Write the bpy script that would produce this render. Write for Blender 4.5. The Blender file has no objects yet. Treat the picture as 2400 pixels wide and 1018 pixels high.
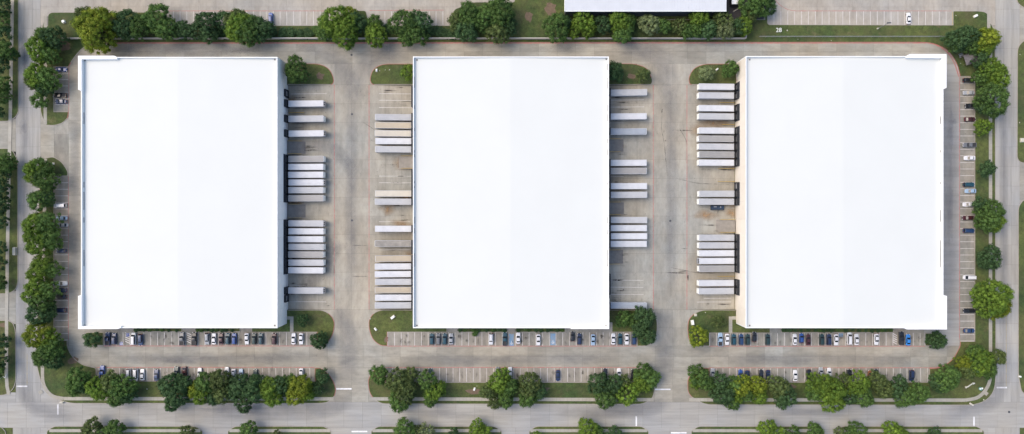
import bpy, bmesh, math, random
from mathutils import Vector, Matrix
R = math.radians
random.seed(7)
SC = bpy.context.scene
COL = SC.collection

# ------------------------------------------------------------------ camera, sky, sun, exposure
S, H, CX, CY = 5.45, 295.0, 1200.0, 509.0     # map units per metre, drone height, map point under the drone
cam = bpy.data.cameras.new('camera'); camo = bpy.data.objects.new('camera', cam); COL.objects.link(camo)
camo.location = (0, 0, H); camo.rotation_euler = (0, 0, 0)
cam.sensor_width = 36.0; cam.lens = 36.0 * H / (2400.0 / S); cam.clip_start = 1.0; cam.clip_end = 60000
SC.camera = camo
SUN_EL, SUN_AZ = 52.0, 292.0                  # azimuth clockwise from north (+Y)
w = bpy.data.worlds.new('World'); SC.world = w; w.use_nodes = True
nt = w.node_tree; nt.nodes.clear()
sky = nt.nodes.new('ShaderNodeTexSky'); sky.sky_type = 'NISHITA'; sky.sun_disc = False
sky.sun_elevation = R(SUN_EL); sky.sun_rotation = R(SUN_AZ); sky.dust_density = 3.0; sky.air_density = 1.0; sky.ozone_density = 1.0
bg = nt.nodes.new('ShaderNodeBackground'); bg.inputs['Strength'].default_value = 0.15
wo = nt.nodes.new('ShaderNodeOutputWorld')
nt.links.new(sky.outputs[0], bg.inputs[0]); nt.links.new(bg.outputs[0], wo.inputs[0])
sl = bpy.data.lights.new('sun', 'SUN'); sl.energy = 1.05; sl.angle = R(45); sl.color = (1.0, 0.84, 0.66)
so = bpy.data.objects.new('sun', sl); COL.objects.link(so)
d = Vector((math.sin(R(SUN_AZ)) * math.cos(R(SUN_EL)), math.cos(R(SUN_AZ)) * math.cos(R(SUN_EL)), math.sin(R(SUN_EL))))
so.rotation_euler = d.to_track_quat('Z', 'Y').to_euler(); so.location = (-150, 60, 120)
SC.view_settings.view_transform = 'Standard'; SC.view_settings.look = 'None'
SC.view_settings.gamma = 1.0; SC.view_settings.use_curve_mapping = False
SC.view_settings.exposure = 0.76

# ------------------------------------------------------------------ helpers
def G(px, py, z=0.0): return Vector(((px - CX) / S, (CY - py) / S, z))          # map point -> metres
def P(px, py, z):                                                                # as seen from the drone at height z
    f = (H - z) / H / S
    return Vector(((px - CX) * f, (CY - py) * f, z))
COURT_Y = (199.2, 726.3)
WELLS = [(672.7, 783.0), (977.6, 865.0), (1417.6, 1531.0), (1724.4, 1610.0)]     # dock wall, top of the slope
DEPTH = 1.3
def hz(x, y):
    if COURT_Y[0] <= y <= COURT_Y[1]:
        for wl, tp in WELLS:
            lo, hi = min(wl, tp), max(wl, tp)
            if lo - 6 <= x <= hi + 0.01:
                return -DEPTH * min(1.0, max(0.0, (tp - x) / (tp - wl)))
    return 0.0
def mesh(name, v, f, m=None, smooth=False):
    me = bpy.data.meshes.new(name); me.from_pydata([tuple(p) for p in v], [], f)
    if m is not None: me.materials.append(m)
    if smooth:
        for p in me.polygons: p.use_smooth = True
    me.update(); return me
def obj(name, me, parent=None, loc=(0, 0, 0), rz=0.0):
    o = bpy.data.objects.new(name, me); COL.objects.link(o)
    o.location = loc; o.rotation_euler = (0, 0, rz)
    if parent is not None: o.parent = parent
    return o
def tag(o, label=None, cat=None, group=None, kind=None):
    if label: o['label'] = label
    if cat: o['category'] = cat
    if group: o['group'] = group
    if kind: o['kind'] = kind
    return o
def empty(name, loc, rz=0.0):
    o = bpy.data.objects.new(name, None); COL.objects.link(o); o.location = loc; o.rotation_euler = (0, 0, rz)
    o.empty_display_size = 0.5; return o
class MB:
    def __init__(s): s.v = []; s.f = []
    def add(s, v, f):
        n = len(s.v); s.v += [Vector(p) for p in v]; s.f += [tuple(i + n for i in q) for q in f]
    def box(s, x0, x1, y0, y1, z0, z1):
        s.add([(x0,y0,z0),(x1,y0,z0),(x1,y1,z0),(x0,y1,z0),(x0,y0,z1),(x1,y0,z1),(x1,y1,z1),(x0,y1,z1)],
              [(3,2,1,0),(4,5,6,7),(0,1,5,4),(1,2,6,5),(2,3,7,6),(3,0,4,7)])
    def cyl(s, c, r, h, axis='z', n=12):
        v = []
        for k in (0, 1):
            for i in range(n):
                a = 2 * math.pi * i / n; ca, sa = r * math.cos(a), r * math.sin(a); t = (k - .5) * h if axis != 'z' else k * h
                v.append((c[0]+ca, c[1]+sa, c[2]+t) if axis == 'z' else (c[0]+ca, c[1]+t, c[2]+sa) if axis == 'y' else (c[0]+t, c[1]+ca, c[2]+sa))
        f = [tuple(range(n-1, -1, -1)), tuple(range(n, 2*n))] + [(i, (i+1) % n, n+(i+1) % n, n+i) for i in range(n)]
        s.add(v, f)
    def bar(s, a, b, r, n=6):
        a, b = Vector(a), Vector(b); dd = (b - a).normalized(); u = dd.orthogonal().normalized(); w_ = dd.cross(u)
        v = [p + u * (r * math.cos(2*math.pi*i/n)) + w_ * (r * math.sin(2*math.pi*i/n)) for p in (a, b) for i in range(n)]
        s.add(v, [tuple(range(n-1, -1, -1)), tuple(range(n, 2*n))] + [(i, (i+1) % n, n+(i+1) % n, n+i) for i in range(n)])
    def mesh(s, name, m, smooth=False, bev=0.0):
        me = mesh(name, s.v, s.f, m, smooth)
        bm = bmesh.new(); bm.from_mesh(me)
        bmesh.ops.recalc_face_normals(bm, faces=bm.faces)
        if bev: bmesh.ops.bevel(bm, geom=bm.edges[:], offset=bev, segments=1, affect='EDGES')
        bm.to_mesh(me); bm.free(); return me
ORD = 'first second third fourth fifth sixth seventh eighth ninth tenth eleventh twelfth thirteenth fourteenth fifteenth sixteenth seventeenth eighteenth nineteenth twentieth'.split()
ORD += ['twenty-' + o for o in ORD[:9]]
PENDING = []
def pend(o, look, zone, key, side='left'): PENDING.append((o, look, zone, key, side))
def flush_labels():
    g = {}
    for t in PENDING: g.setdefault((t[1], t[2]), []).append(t)
    for (look, zone), ts in g.items():
        ts.sort(key=lambda t: t[3])
        for i, t in enumerate(ts):
            if len(ts) == 1: t[0]['label'] = 'the one %s %s' % (look, zone)
            else: t[0]['label'] = '%s %s from the %s %s' % (ORD[i], look, t[4], zone)

# ------------------------------------------------------------------ materials
def new_mat(name):
    m = bpy.data.materials.new(name); m.use_nodes = True
    return m, m.node_tree, m.node_tree.nodes['Principled BSDF']
def coords(t, world, scale=(1, 1, 1)):
    if world:
        g = t.nodes.new('ShaderNodeNewGeometry'); out = g.outputs['Position']
    else:
        g = t.nodes.new('ShaderNodeTexCoord'); out = g.outputs['Object']
    mp = t.nodes.new('ShaderNodeMapping'); mp.inputs['Scale'].default_value = scale
    t.links.new(out, mp.inputs['Vector']); return mp.outputs[0]
def noise(t, vec, scale, detail=4, rough=.55):
    n = t.nodes.new('ShaderNodeTexNoise'); n.inputs['Scale'].default_value = scale
    n.inputs['Detail'].default_value = detail; n.inputs['Roughness'].default_value = rough
    t.links.new(vec, n.inputs['Vector']); return n.outputs['Fac']
def ramp(t, fac, stops):
    r = t.nodes.new('ShaderNodeValToRGB'); e = r.color_ramp.elements
    while len(e) < len(stops): e.new(0.5)
    for i, (p, c) in enumerate(stops):
        e[i].position = p; e[i].color = (*c, 1) if hasattr(c, '__len__') else (c, c, c, 1)
    t.links.new(fac, r.inputs[0]); return r.outputs[0]
def mix(t, fac, a, b, mode='MIX'):
    m = t.nodes.new('ShaderNodeMix'); m.data_type = 'RGBA'; m.blend_type = mode
    for i, x in ((0, fac), (6, a), (7, b)):
        if hasattr(x, 'links') or hasattr(x, 'is_linked'): t.links.new(x, m.inputs[i])
        elif i == 0: m.inputs[0].default_value = x
        else: m.inputs[i].default_value = (*x, 1)
    return m.outputs[2]
def scale_col(t, col, fac, lo, hi):
    mr = t.nodes.new('ShaderNodeMapRange'); mr.inputs['To Min'].default_value = lo; mr.inputs['To Max'].default_value = hi
    t.links.new(fac, mr.inputs['Value'])
    c = t.nodes.new('ShaderNodeCombineColor')
    for k in range(3): t.links.new(mr.outputs[0], c.inputs[k])
    return mix(t, 1.0, col, c.outputs[0], 'MULTIPLY')
def simple(name, col, rough=.6, var=.12, sc=1.5, metal=0.0, world=False, coat=0.0, objr=0.0):
    m, t, b = new_mat(name)
    n = noise(t, coords(t, world), sc)
    c = scale_col(t, col, n, 1 - var * 1.6, 1 + var * 1.6)
    if objr:
        oi = t.nodes.new('ShaderNodeObjectInfo'); c = scale_col(t, c, oi.outputs['Random'], 1 - objr, 1 + objr)
    t.links.new(c, b.inputs['Base Color']); b.inputs['Roughness'].default_value = rough; b.inputs['Metallic'].default_value = metal
    if coat: b.inputs['Coat Weight'].default_value = coat; b.inputs['Coat Roughness'].default_value = .08
    return m
CK = 1.40
def concrete(name, warm, cool, rnd=.10, stain=.5, stretch=(1, 1, 1), spots=.0):
    warm, cool = tuple(a * CK * k for a, k in zip(warm, (.975, .985, .915))), tuple(a * CK * k for a, k in zip(cool, (.98, 1, .96)))
    m, t, b = new_mat(name)
    wv = coords(t, True)
    big = noise(t, wv, .022, 3, .6)
    c = mix(t, ramp(t, big, [(.40, 0.0), (.62, 1.0)]), warm, cool)
    oi = t.nodes.new('ShaderNodeObjectInfo')
    c = scale_col(t, c, oi.outputs['Random'], 1 - rnd, 1 + rnd)
    hue = noise(t, wv, .09, 3, .6)
    c = mix(t, ramp(t, hue, [(.35, 0.0), (.75, .35)]), c, (warm[0]*1.0, warm[1]*.93, warm[2]*.82))
    sv = coords(t, True, stretch)
    st = noise(t, sv, .12, 6, .68)
    c = scale_col(t, c, ramp(t, st, [(.36, 0.0), (.62, 1.0)]), 1 - .25 * stain, 1.04)
    st2 = noise(t, sv, .55, 5, .65)
    c = scale_col(t, c, ramp(t, st2, [(.30, 0.0), (.58, 1.0)]), 1 - .20 * stain, 1.03)
    fine = noise(t, wv, 3.0, 4, .7)
    c = scale_col(t, c, fine, .90, 1.10)
    tr_ = noise(t, coords(t, True, (.9, .06, 1) if stretch[0] >= stretch[1] else (.06, .9, 1)), .8, 3, .6)
    c = scale_col(t, c, tr_, 1 - .16*stain, 1 + .12*stain)
    if spots:
        sp = noise(t, wv, 1.1, 3, .5)
        c = scale_col(t, c, ramp(t, sp, [(.66, 1.0), (.74, 0.0)]), 1 - spots, 1.0)
    t.links.new(c, b.inputs['Base Color']); b.inputs['Roughness'].default_value = .9
    return m
MAT = {}
MAT['court'] = concrete('court_concrete', (.278, .252, .218), (.244, .244, .232), .08, .75, (1.0, .45, 1), .3)
MAT['drive'] = concrete('drive_concrete', (.262, .240, .210), (.222, .222, .212), .13, .8, (.45, 1.0, 1), .25)
MAT['stall'] = concrete('stall_concrete', (.240, .218, .197), (.196, .196, .186), .09, 1.0, (1, .5, 1), .45)
MAT['road'] = concrete('road_concrete', (.262, .250, .240), (.228, .232, .245), .06, .55, (.12, 1.6, 1), .1)
MAT['roadv'] = concrete('road_concrete_long', (.262, .250, .240), (.228, .232, .245), .06, .55, (1.6, .12, 1), .1)
MAT['lotn'] = concrete('north_lot_concrete', (.285, .255, .228), (.250, .242, .235), .06, .6, (1.2, .6, 1), .2)
MAT['walk'] = concrete('sidewalk_concrete', (.27, .25, .225), (.245, .24, .225), .05, .5)
MAT['kerb'] = simple('kerb_concrete', (.33, .30, .26), .9, .2, .6, world=True)
MAT['redkerb'] = simple('red_kerb_paint', (.36, .15, .12), .8, .25, .8, world=True)
MAT['joint'] = simple('joint_dirt', (.13, .12, .105), .95, .2, .5, world=True)
MAT['asphalt'] = simple('yard_asphalt', (.055, .052, .056), .95, .2, .5, world=True)
MAT['darkconc'] = simple('worn_ramp_concrete', (.17, .168, .16), .9, .25, .7, world=True)
def paint(name, col, wear, lo=.42, hi=.62):
    m, t, b = new_mat(name); wv = coords(t, True)
    n = noise(t, wv, .9, 5, .7)
    t.links.new(mix(t, ramp(t, n, [(lo, 0.0), (hi, 1.0)]), col, wear), b.inputs['Base Color'])
    b.inputs['Roughness'].default_value = .8; return m
MAT['line'] = paint('white_line_paint', (.80, .78, .75), (.58, .55, .52), .30, .52)
MAT['bar'] = paint('stop_bar_paint', (.78, .78, .78), (.6, .6, .6))
MAT['red'] = paint('red_lane_paint', (.44, .13, .12), (.36, .24, .21))
MAT['blue'] = paint('blue_stall_paint', (.10, .14, .42), (.22, .24, .33))
MAT['palebl'] = paint('pale_blue_stall_paint', (.16, .30, .46), (.24, .28, .33))
MAT['yellow'] = simple('yellow_rail_paint', (.52, .36, .08), .6, .25, 1.0)
MAT['oldyellow'] = paint('old_yellow_paint', (.42, .33, .12), (.28, .25, .19))
MAT['rampconc'] = simple('ramp_concrete', (.245, .228, .20), .9, .2, .7, world=True)
def grass_mat():
    m, t, b = new_mat('grass'); wv = coords(t, True)
    a = noise(t, wv, .05, 4, .6); c = mix(t, ramp(t, a, [(.38, 0.0), (.62, 1.0)]), (.044, .076, .020), (.096, .118, .030))
    s2 = noise(t, wv, .16, 5, .7)
    c = mix(t, ramp(t, s2, [(.55, 0.0), (.74, .8)]), c, (.135, .112, .058))
    md = noise(t, wv, .45, 5, .75); c = scale_col(t, c, ramp(t, md, [(.34, 0.0), (.66, 1.0)]), .62, 1.28)
    c = mix(t, ramp(t, noise(t, wv, .09, 4, .7), [(.48, 0.0), (.66, .55)]), c, (.095, .090, .038))
    f = noise(t, wv, 2.2, 5, .8); c = scale_col(t, c, ramp(t, f, [(.3, 0.0), (.7, 1.0)]), .62, 1.30)
    t.links.new(c, b.inputs['Base Color']); b.inputs['Roughness'].default_value = .95
    bp = t.nodes.new('ShaderNodeBump'); bp.inputs['Distance'].default_value = .12; bp.inputs['Strength'].default_value = .8
    t.links.new(noise(t, wv, 6.0, 4, .8), bp.inputs['Height']); t.links.new(bp.outputs[0], b.inputs['Normal'])
    return m
MAT['grass'] = grass_mat()
MAT['soil'] = simple('bare_soil', (.145, .105, .07), .95, .3, .8, world=True)
MAT['roof'] = simple('white_roof_membrane', (.620, .640, .612), .75, .018, .06, world=True)
MAT['parapet'] = simple('white_parapet', (.80, .815, .81), .7, .03, .4, world=True)
MAT['panel'] = simple('tilt_up_panel', (.80, .81, .80), .8, .05, .35, world=True, objr=.03)
MAT['panel_sunlit'] = simple('tilt_up_panel_sunlit', (.74, .68, .585), .8, .05, .35, world=True, objr=.03)  # white panel with warm low sunlight painted into its colour, for west-facing walls
MAT['metalroof'] = simple('metal_roof', (.56, .585, .61), .5, .05, .3, world=True)
MAT['navy'] = simple('navy_dock_paint', (.022, .045, .085), .7, .3, .8)
MAT['black'] = simple('black_rubber', (.018, .020, .024), .8, .3, 2)
MAT['darksteel'] = simple('dark_steel', (.06, .065, .075), .5, .25, 2, metal=.3)
MAT['grime'] = simple('grime_streak', (.16, .155, .15), .9, .35, 1.2, world=True)
MAT['doorgrey'] = simple('dock_door_grey', (.30, .31, .33), .6, .1, 1)
MAT['wallmas'] = simple('screen_wall_masonry', (.42, .40, .36), .9, .12, .6, world=True, objr=.08)
MAT['steel'] = simple('galvanised_steel', (.35, .36, .37), .5, .1, 2, metal=.5)
MAT['whitebox'] = simple('white_enamel', (.80, .82, .78), .6, .06, 2)
MAT['stonebox'] = simple('pale_stone', (.52, .50, .42), .9, .2, 2)
MAT['shingle'] = simple('grey_shingle', (.13, .12, .125), .9, .25, 1.5)
MAT['northwall'] = simple('dark_blue_metal_wall', (.085, .095, .115), .6, .15, .5)
MAT['bark'] = simple('bark', (.09, .07, .05), .95, .3, 3)
MAT['teal'] = simple('teal_enamel', (.10, .30, .28), .6, .1, 2)
def decal(name, col, lo=.40, hi=.66, amt=.6, sc=.35, st=(1, 1, 1)):
    m, t, b = new_mat(name); wv = coords(t, True, st)
    n = noise(t, wv, sc, 5, .7); fac = ramp(t, n, [(lo, 0.0), (hi, amt)])
    at = t.nodes.new('ShaderNodeAttribute'); at.attribute_name = 'edge'
    mu = t.nodes.new('ShaderNodeMath'); mu.operation = 'MULTIPLY'; t.links.new(fac, mu.inputs[0]); t.links.new(at.outputs['Fac'], mu.inputs[1])
    b.inputs['Base Color'].default_value = (*col, 1); b.inputs['Roughness'].default_value = .9
    t.links.new(mu.outputs[0], b.inputs['Alpha']); return m
def edge_attr(me, vals):
    a = me.attributes.new('edge', 'FLOAT', 'POINT'); a.data.foreach_set('value', vals)
def soft_ribbon(pts, wd, m, z, name):
    pp = [Vector(p) for p in pts]; v, f, e = [], [], []; n = len(pp); prof = ((-1, 0), (-.5, .7), (0, 1), (.5, .7), (1, 0))
    for i, p in enumerate(pp):
        dd = (pp[min(i+1, n-1)] - pp[max(i-1, 0)]).normalized(); nn = Vector((-dd.y, dd.x))
        fade = min(1, 4*i/(n-1), 4*(n-1-i)/(n-1))
        for t_, w_ in prof:
            q = p + nn*(t_*wd*S/2); v.append(G(q.x, q.y, hz(q.x, q.y) + z)); e.append(w_*fade)
    for i in range(n-1):
        for k in range(4): f.append((5*i+k, 5*(i+1)+k, 5*(i+1)+k+1, 5*i+k+1))
    me = mesh(name, v, f, m); edge_attr(me, e)
    o = obj(name, me); o['kind'] = 'structure'; return o
def soft_blob(px, py, a, b, m, z, name, parent=None, rr=random, x0=-1e9, x1=1e9, n=14):
    v = [G(px, py, hz(px, py) + z)]; e = [1.0]
    for t_ in range(n):
        an = 2*math.pi*t_/n; kk = rr.uniform(.6, 1.15); xx = min(max(px + a*kk*math.cos(an), x0), x1); yy = py + b*kk*math.sin(an)
        v.append(G(xx, yy, hz(xx, yy) + z)); e.append(0.0)
    me = mesh(name, v, [(0, 1 + (i+1) % n, 1 + i) for i in range(n)], m); edge_attr(me, e)
    o = obj(name, me, parent)
    if parent is None: o['kind'] = 'structure'
    return o
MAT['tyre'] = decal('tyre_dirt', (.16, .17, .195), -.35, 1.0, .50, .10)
MAT['oil'] = decal('oil_stain', (.07, .06, .05), .38, .70, .9, .6)
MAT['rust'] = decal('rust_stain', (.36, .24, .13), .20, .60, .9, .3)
MAT['rubber'] = decal('rubber_scuff', (.05, .04, .035), .38, .52, .95, .5)
MAT['crack'] = decal('crack_sealer', (.12, .11, .10), .34, .60, .6, .4)
def foliage(name, dark, light, yel=0.0):
    dark, light = tuple(q * 1.30 for q in dark), tuple(q * 1.42 for q in light)
    m, t, b = new_mat(name); oc = coords(t, False)
    g = t.nodes.new('ShaderNodeNewGeometry')
    n = noise(t, oc, .42, 3, .6)
    c = mix(t, ramp(t, n, [(.38, 0.0), (.64, 1.0)]), dark, light)
    c = scale_col(t, c, g.outputs['Random Per Island'], .62, 1.42)
    oi = t.nodes.new('ShaderNodeObjectInfo'); c = scale_col(t, c, oi.outputs['Random'], .86, 1.16)
    t.links.new(c, b.inputs['Base Color']); b.inputs['Roughness'].default_value = .7
    b.inputs['Specular IOR Level'].default_value = .25
    tr = t.nodes.new('ShaderNodeBsdfTranslucent'); t.links.new(c, tr.inputs['Color'])
    ms = t.nodes.new('ShaderNodeMixShader'); ms.inputs[0].default_value = .22
    t.links.new(b.outputs[0], ms.inputs[1]); t.links.new(tr.outputs[0], ms.inputs[2])
    t.links.new(ms.outputs[0], t.nodes['Material Output'].inputs['Surface']); return m
FOL = {
    'dark': foliage('foliage_dark', (.029, .062, .023), (.049, .092, .032)),
    'mid': foliage('foliage_mid', (.043, .086, .021), (.073, .128, .029)),
    'bright': foliage('foliage_bright', (.062, .116, .016), (.112, .172, .022)),
    'yellow': foliage('foliage_yellow', (.082, .125, .012), (.155, .182, .018)),
    'olive': foliage('foliage_olive', (.050, .078, .024), (.082, .108, .032)),
    'pale': foliage('foliage_pale', (.095, .125, .055), (.135, .165, .070)),
}
FLOOK = {'dark': 'dark green', 'mid': 'mid green', 'bright': 'bright green', 'yellow': 'yellow-green', 'olive': 'olive green', 'pale': 'pale green'}

# ------------------------------------------------------------------ ground sheet (under everything, to the horizon)
xs = sorted([-99999, 99999] + [a for wl in WELLS for a in wl] + [666.7, 983.6, 1411.6, 1730.4])
ys = [-99999, 199.1, 199.2, 726.3, 726.4, 99999]
gv, gf = [], []
for j, y in enumerate(ys):
    for i, x in enumerate(xs):
        inner = 2 <= j <= 3
        z = hz(x, y) if inner else 0.0
        if inner and x in (666.7, 983.6, 1411.6, 1730.4): z = -DEPTH
        gv.append(G(x, y, z - 0.12))
n = len(xs)
for j in range(len(ys) - 1):
    for i in range(n - 1):
        gf.append((j*n+i, (j+1)*n+i, (j+1)*n+i+1, j*n+i+1))
tag(obj('ground', mesh('ground', gv, gf, MAT['grass'])), kind='structure')

# ------------------------------------------------------------------ paving: a bed with one slab per cast bay
def region(name, x0, x1, y0, y1, nx, ny, m, gap=.05):
    def hh(x, y): return hz(min(max(x, x0), x1), y)
    cx, cy = (x0+x1)/2, (y0+y1)/2
    bed = mesh(name, [G(x0, y0, hh(x0, cy) - .05), G(x0, y1, hh(x0, cy) - .05), G(x1, y1, hh(x1, cy) - .05), G(x1, y0, hh(x1, cy) - .05)],
               [(0, 1, 2, 3)], MAT['joint'])
    p = tag(obj(name, bed), kind='structure')
    if nx is None: return p
    dx, dy = (x1-x0)/nx, (y1-y0)/ny
    sx, sy = dx/S/2 - gap/2, dy/S/2 - gap/2
    slope = (hh(x1, cy) - hh(x0, cy)) / ((x1-x0)/S)
    za, zb = -sx*slope, sx*slope
    v = [(-sx,-sy,za),(sx,-sy,zb),(sx,sy,zb),(-sx,sy,za),(-sx,-sy,za-.04),(sx,-sy,zb-.04),(sx,sy,zb-.04),(-sx,sy,za-.04)]
    sm = mesh('slab', v, [(0,1,2,3),(0,4,5,1),(1,5,6,2),(2,6,7,3),(3,7,4,0)], m)
    for i in range(nx):
        for j in range(ny):
            mx, my = x0 + dx*(i+.5), y0 + dy*(j+.5)
            hidden = False
            for bx0, bx1 in ((240, 665), (985, 1410), (1735, 2160)):
                if bx0 < mx - dx/2 and mx + dx/2 < bx1 and 155 < my - dy/2 and my + dy/2 < 752: hidden = True
            if hidden: continue
            obj('slab', sm, p, G(mx, my, hh(mx, cy)))
    return p
REG = {}
REG['NL'] = region('parking_lot', 95, 1206, -70, 60, 27, 3, MAT['lotn'])
REG['NR'] = region('parking_lot', 1790, 2333, -70, 60, 13, 3, MAT['lotn'])
region('service_yard', 1700, 1790, -70, 46, None, 1, MAT['asphalt']).data.materials[0] = MAT['asphalt']
REG['WR'] = region('road', 37, 95, -70, 943, 3, 22, MAT['roadv'])
region('road', 30, 95, 1003, 1090, 3, 2, MAT['roadv'])
REG['ER'] = region('road', 2333, 2390, -70, 943, 3, 22, MAT['roadv'])
region('road', 2333, 2390, 1003, 1090, 3, 2, MAT['roadv'])
REG['SR'] = region('road', -70, 2470, 943, 1003, 58, 2, MAT['road'])
REG['ND'] = region('drive_lane', 127, 2310, 92, 150, 50, 2, MAT['drive'])
region('drive_lane', 95, 127, 60, 150, 1, 2, MAT['drive'])
region('drive_lane', 2310, 2333, 60.1, 150, 1, 2, MAT['drive'])
REG['PL'] = region('parking_lot', 127, 161, 150, 811, 1, 16, MAT['stall'])
region('driveway', 95, 127, 255, 385, 1, 3, MAT['drive'])
REG['WD'] = region('drive_lane', 161, 236, 150, 811, 2, 15, MAT['drive'])
REG['SD'] = region('drive_lane', 127, 2262, 811, 862, 50, 2, MAT['drive'])
REG['P1'] = region('parking_lot', 236, 745, 757, 811, 11, 1, MAT['stall'])
REG['P3'] = region('parking_lot', 905, 1493, 757, 811, 13, 1, MAT['stall'])
REG['P5'] = region('parking_lot', 1660, 2165, 757, 811, 11, 1, MAT['stall'])
REG['P2'] = region('parking_lot', 215, 745, 862, 896, 12, 1, MAT['stall'])
REG['P4'] = region('parking_lot', 903, 1493, 862, 896, 13, 1, MAT['stall'])
REG['P6'] = region('parking_lot', 1660, 2190, 862, 896, 12, 1, MAT['stall'])
region('driveway', 745, 903, 862, 943, 4, 2, MAT['drive'])
region('driveway', 1493, 1660, 862, 943, 4, 2, MAT['drive'])
region('driveway', 95, 215, 862, 943, 3, 2, MAT['road'])
region('driveway', 2262, 2333, 811, 943, 2, 3, MAT['road'])
REG['ED'] = region('drive_lane', 2165, 2249, 150, 811, 2, 15, MAT['road'])
REG['PR'] = region('parking_lot', 2249, 2286, 170, 811, 1, 14, MAT['stall'])
REG['A1'] = region('truck_court', 672.9, 783, 199.2, 726.3, 3, 12, MAT['court'])
REG['A2'] = region('truck_court', 783, 865, 199.2, 726.3, 2, 12, MAT['court'])
REG['A3'] = region('truck_court', 865, 977.4, 199.2, 726.3, 3, 12, MAT['court'])
REG['B1'] = region('truck_court', 1417.8, 1531, 199.2, 726.3, 3, 12, MAT['court'])
REG['B2'] = region('truck_court', 1531, 1610, 199.2, 726.3, 2, 12, MAT['court'])
REG['B3'] = region('truck_court', 1610, 1724.2, 199.2, 726.3, 3, 12, MAT['court'])
for x0, x1 in ((745, 905), (1493, 1660)):
    region('drive_lane', x0, x1, 150, 199.1, 4, 1, MAT['court'])
    region('drive_lane', x0, x1, 726.4, 811, 4, 2, MAT['court'])
for x0, x1 in ((768, 882), (1508, 1632), (466, 545), (1166, 1250), (1920, 1968), (2296, 2333), (95, 128)):
    region('driveway', x0, x1, 1003, 1090, 2, 2, MAT['road'])
for x0, x1, y0, y1 in ((-70, 37, 278, 356), (-70, 37, 682, 760), (2390, 2470, 10, 105), (2390, 2470, 366, 478)):
    region('driveway', x0, x1, y0, y1, 2, 2, MAT['drive'])
region('driveway', -70, 37, 920, 943, 2, 1, MAT['road'])
region('driveway', 2390, 2470, 900, 943, 2, 1, MAT['road'])

# ------------------------------------------------------------------ grass verges and islands with kerbs
def outline(pts):
    out = []; n = len(pts)
    for i, p in enumerate(pts):
        r = p[2] if len(p) > 2 else 0
        c = Vector(p[:2])
        if r <= 0: out.append(c); continue
        a, b = Vector(pts[i-1][:2]) - c, Vector(pts[(i+1) % n][:2]) - c
        ra, rb = min(r, a.length * .48), min(r, b.length * .48)
        s, e = c + a.normalized() * ra, c + b.normalized() * rb
        for k in range(9):
            t = k / 8; out.append(s*(1-t)**2 + c*(2*t*(1-t)) + e*t*t)
    return out
def area(o): return sum(o[i-1].x*o[i].y - o[i].x*o[i-1].y for i in range(len(o))) / 2
def offset(o, d_):
    res = []; n = len(o)
    for i in range(n):
        a, b = (o[i] - o[i-1]), (o[(i+1) % n] - o[i])
        a = a.normalized() if a.length > 1e-6 else b.normalized(); b = b.normalized() if b.length > 1e-6 else a
        na, nb = Vector((-a.y, a.x)), Vector((-b.y, b.x)); m_ = (na + nb)
        if m_.length < .2: m_ = na
        m_ = m_.normalized(); k = max(.45, m_.dot(na))
        res.append(o[i] + m_ * (d_ / k))
    return res
def verge(pts, kz=-.1, name='grass_verge', m=None, kerbed=True, reds=()):
    o = outline(pts)
    o = [p for i, p in enumerate(o) if (p - o[i-1]).length > .05]
    o = [G(p.x, p.y).to_2d() for p in o]
    if area(o) < 0: o.reverse()
    inn = offset(o, .20)
    me = mesh(name, [(p.x, p.y, .13) for p in inn], [tuple(range(len(inn)))], m or MAT['grass'])
    bm = bmesh.new(); bm.from_mesh(me); bmesh.ops.triangulate(bm, faces=bm.faces); bm.to_mesh(me); bm.free()
    g = tag(obj(name, me), kind='structure')
    if kerbed:
        inn = offset(o, .21)
        n = len(o); v = []
        for a, b in zip(o, inn): v += [(a.x, a.y, kz), (a.x, a.y, .15), (b.x, b.y, .15), (b.x, b.y, .05)]
        f = []
        for i in range(n):
            j = (i+1) % n
            for k in range(3): f.append((4*i+k, 4*j+k, 4*j+k+1, 4*i+k+1))
        me = mesh('kerb', v, f, MAT['kerb'])
        me.materials.append(MAT['redkerb'])
        for i in range(n):
            mid = (o[i] + o[(i+1) % n]) / 2
            mx, my = mid.x*S + CX, CY - mid.y*S
            if any(a <= mx <= b and c <= my <= e for a, b, c, e in reds):
                for k in range(3): me.polygons[3*i+k].material_index = 1
        obj('kerb', me, g)
    return g
RED = [(165, 2252, 98, 104), (205, 2260, 100, 182), (2175, 2252, 803, 870), (735, 790, 855, 930), (860, 910, 858, 935), (1608, 1665, 860, 930),
       (735, 790, 145, 200), (862, 900, 145, 200), (1608, 1650, 145, 200), (738, 790, 735, 815), (860, 910, 735, 815), (1608, 1650, 735, 815), (158, 165, 150, 300)]
VA = verge([(112,29,14),(390,29,3),(390,60),(818,60),(818,25,4),(858,25,6),(866,60),(1056,60),(1064,22,8),(1110,5,10),(1205.5,5,4),
    (1205.5,-80),(1330,-80),(1330,46),(1792,46),(1792,20),(1799,20),(1799,58,6),(2233,59),(2233,26,4),(2313,26,26),(2318,46,5),(2332,75,8),
    (2334,880,20),(2331,915,20),(2314,938,20),(2284,950,20),(1650,949,18),(1612,925,15),(1611,884,15),(1640,862,15),(1662,863),(1662,896),
    (2178,896),(2178,864),(2200,863,10),(2232,845,15),(2250,812,12),(2250,800),(2284,800),(2284,180),(2250,180),(2243,150,15),(2222,118,16),
    (2185,101,18),(2150,100),(235,101,20),(195,111,15),(172,138,15),(161,157),(127,157),(127,262),(161,262),(160,276,6),(148,289,8),
    (128,295,8),(106,294,6),(95,262,8),(94,110),(97,70),(103,50),(112,60)], reds=RED)
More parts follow.
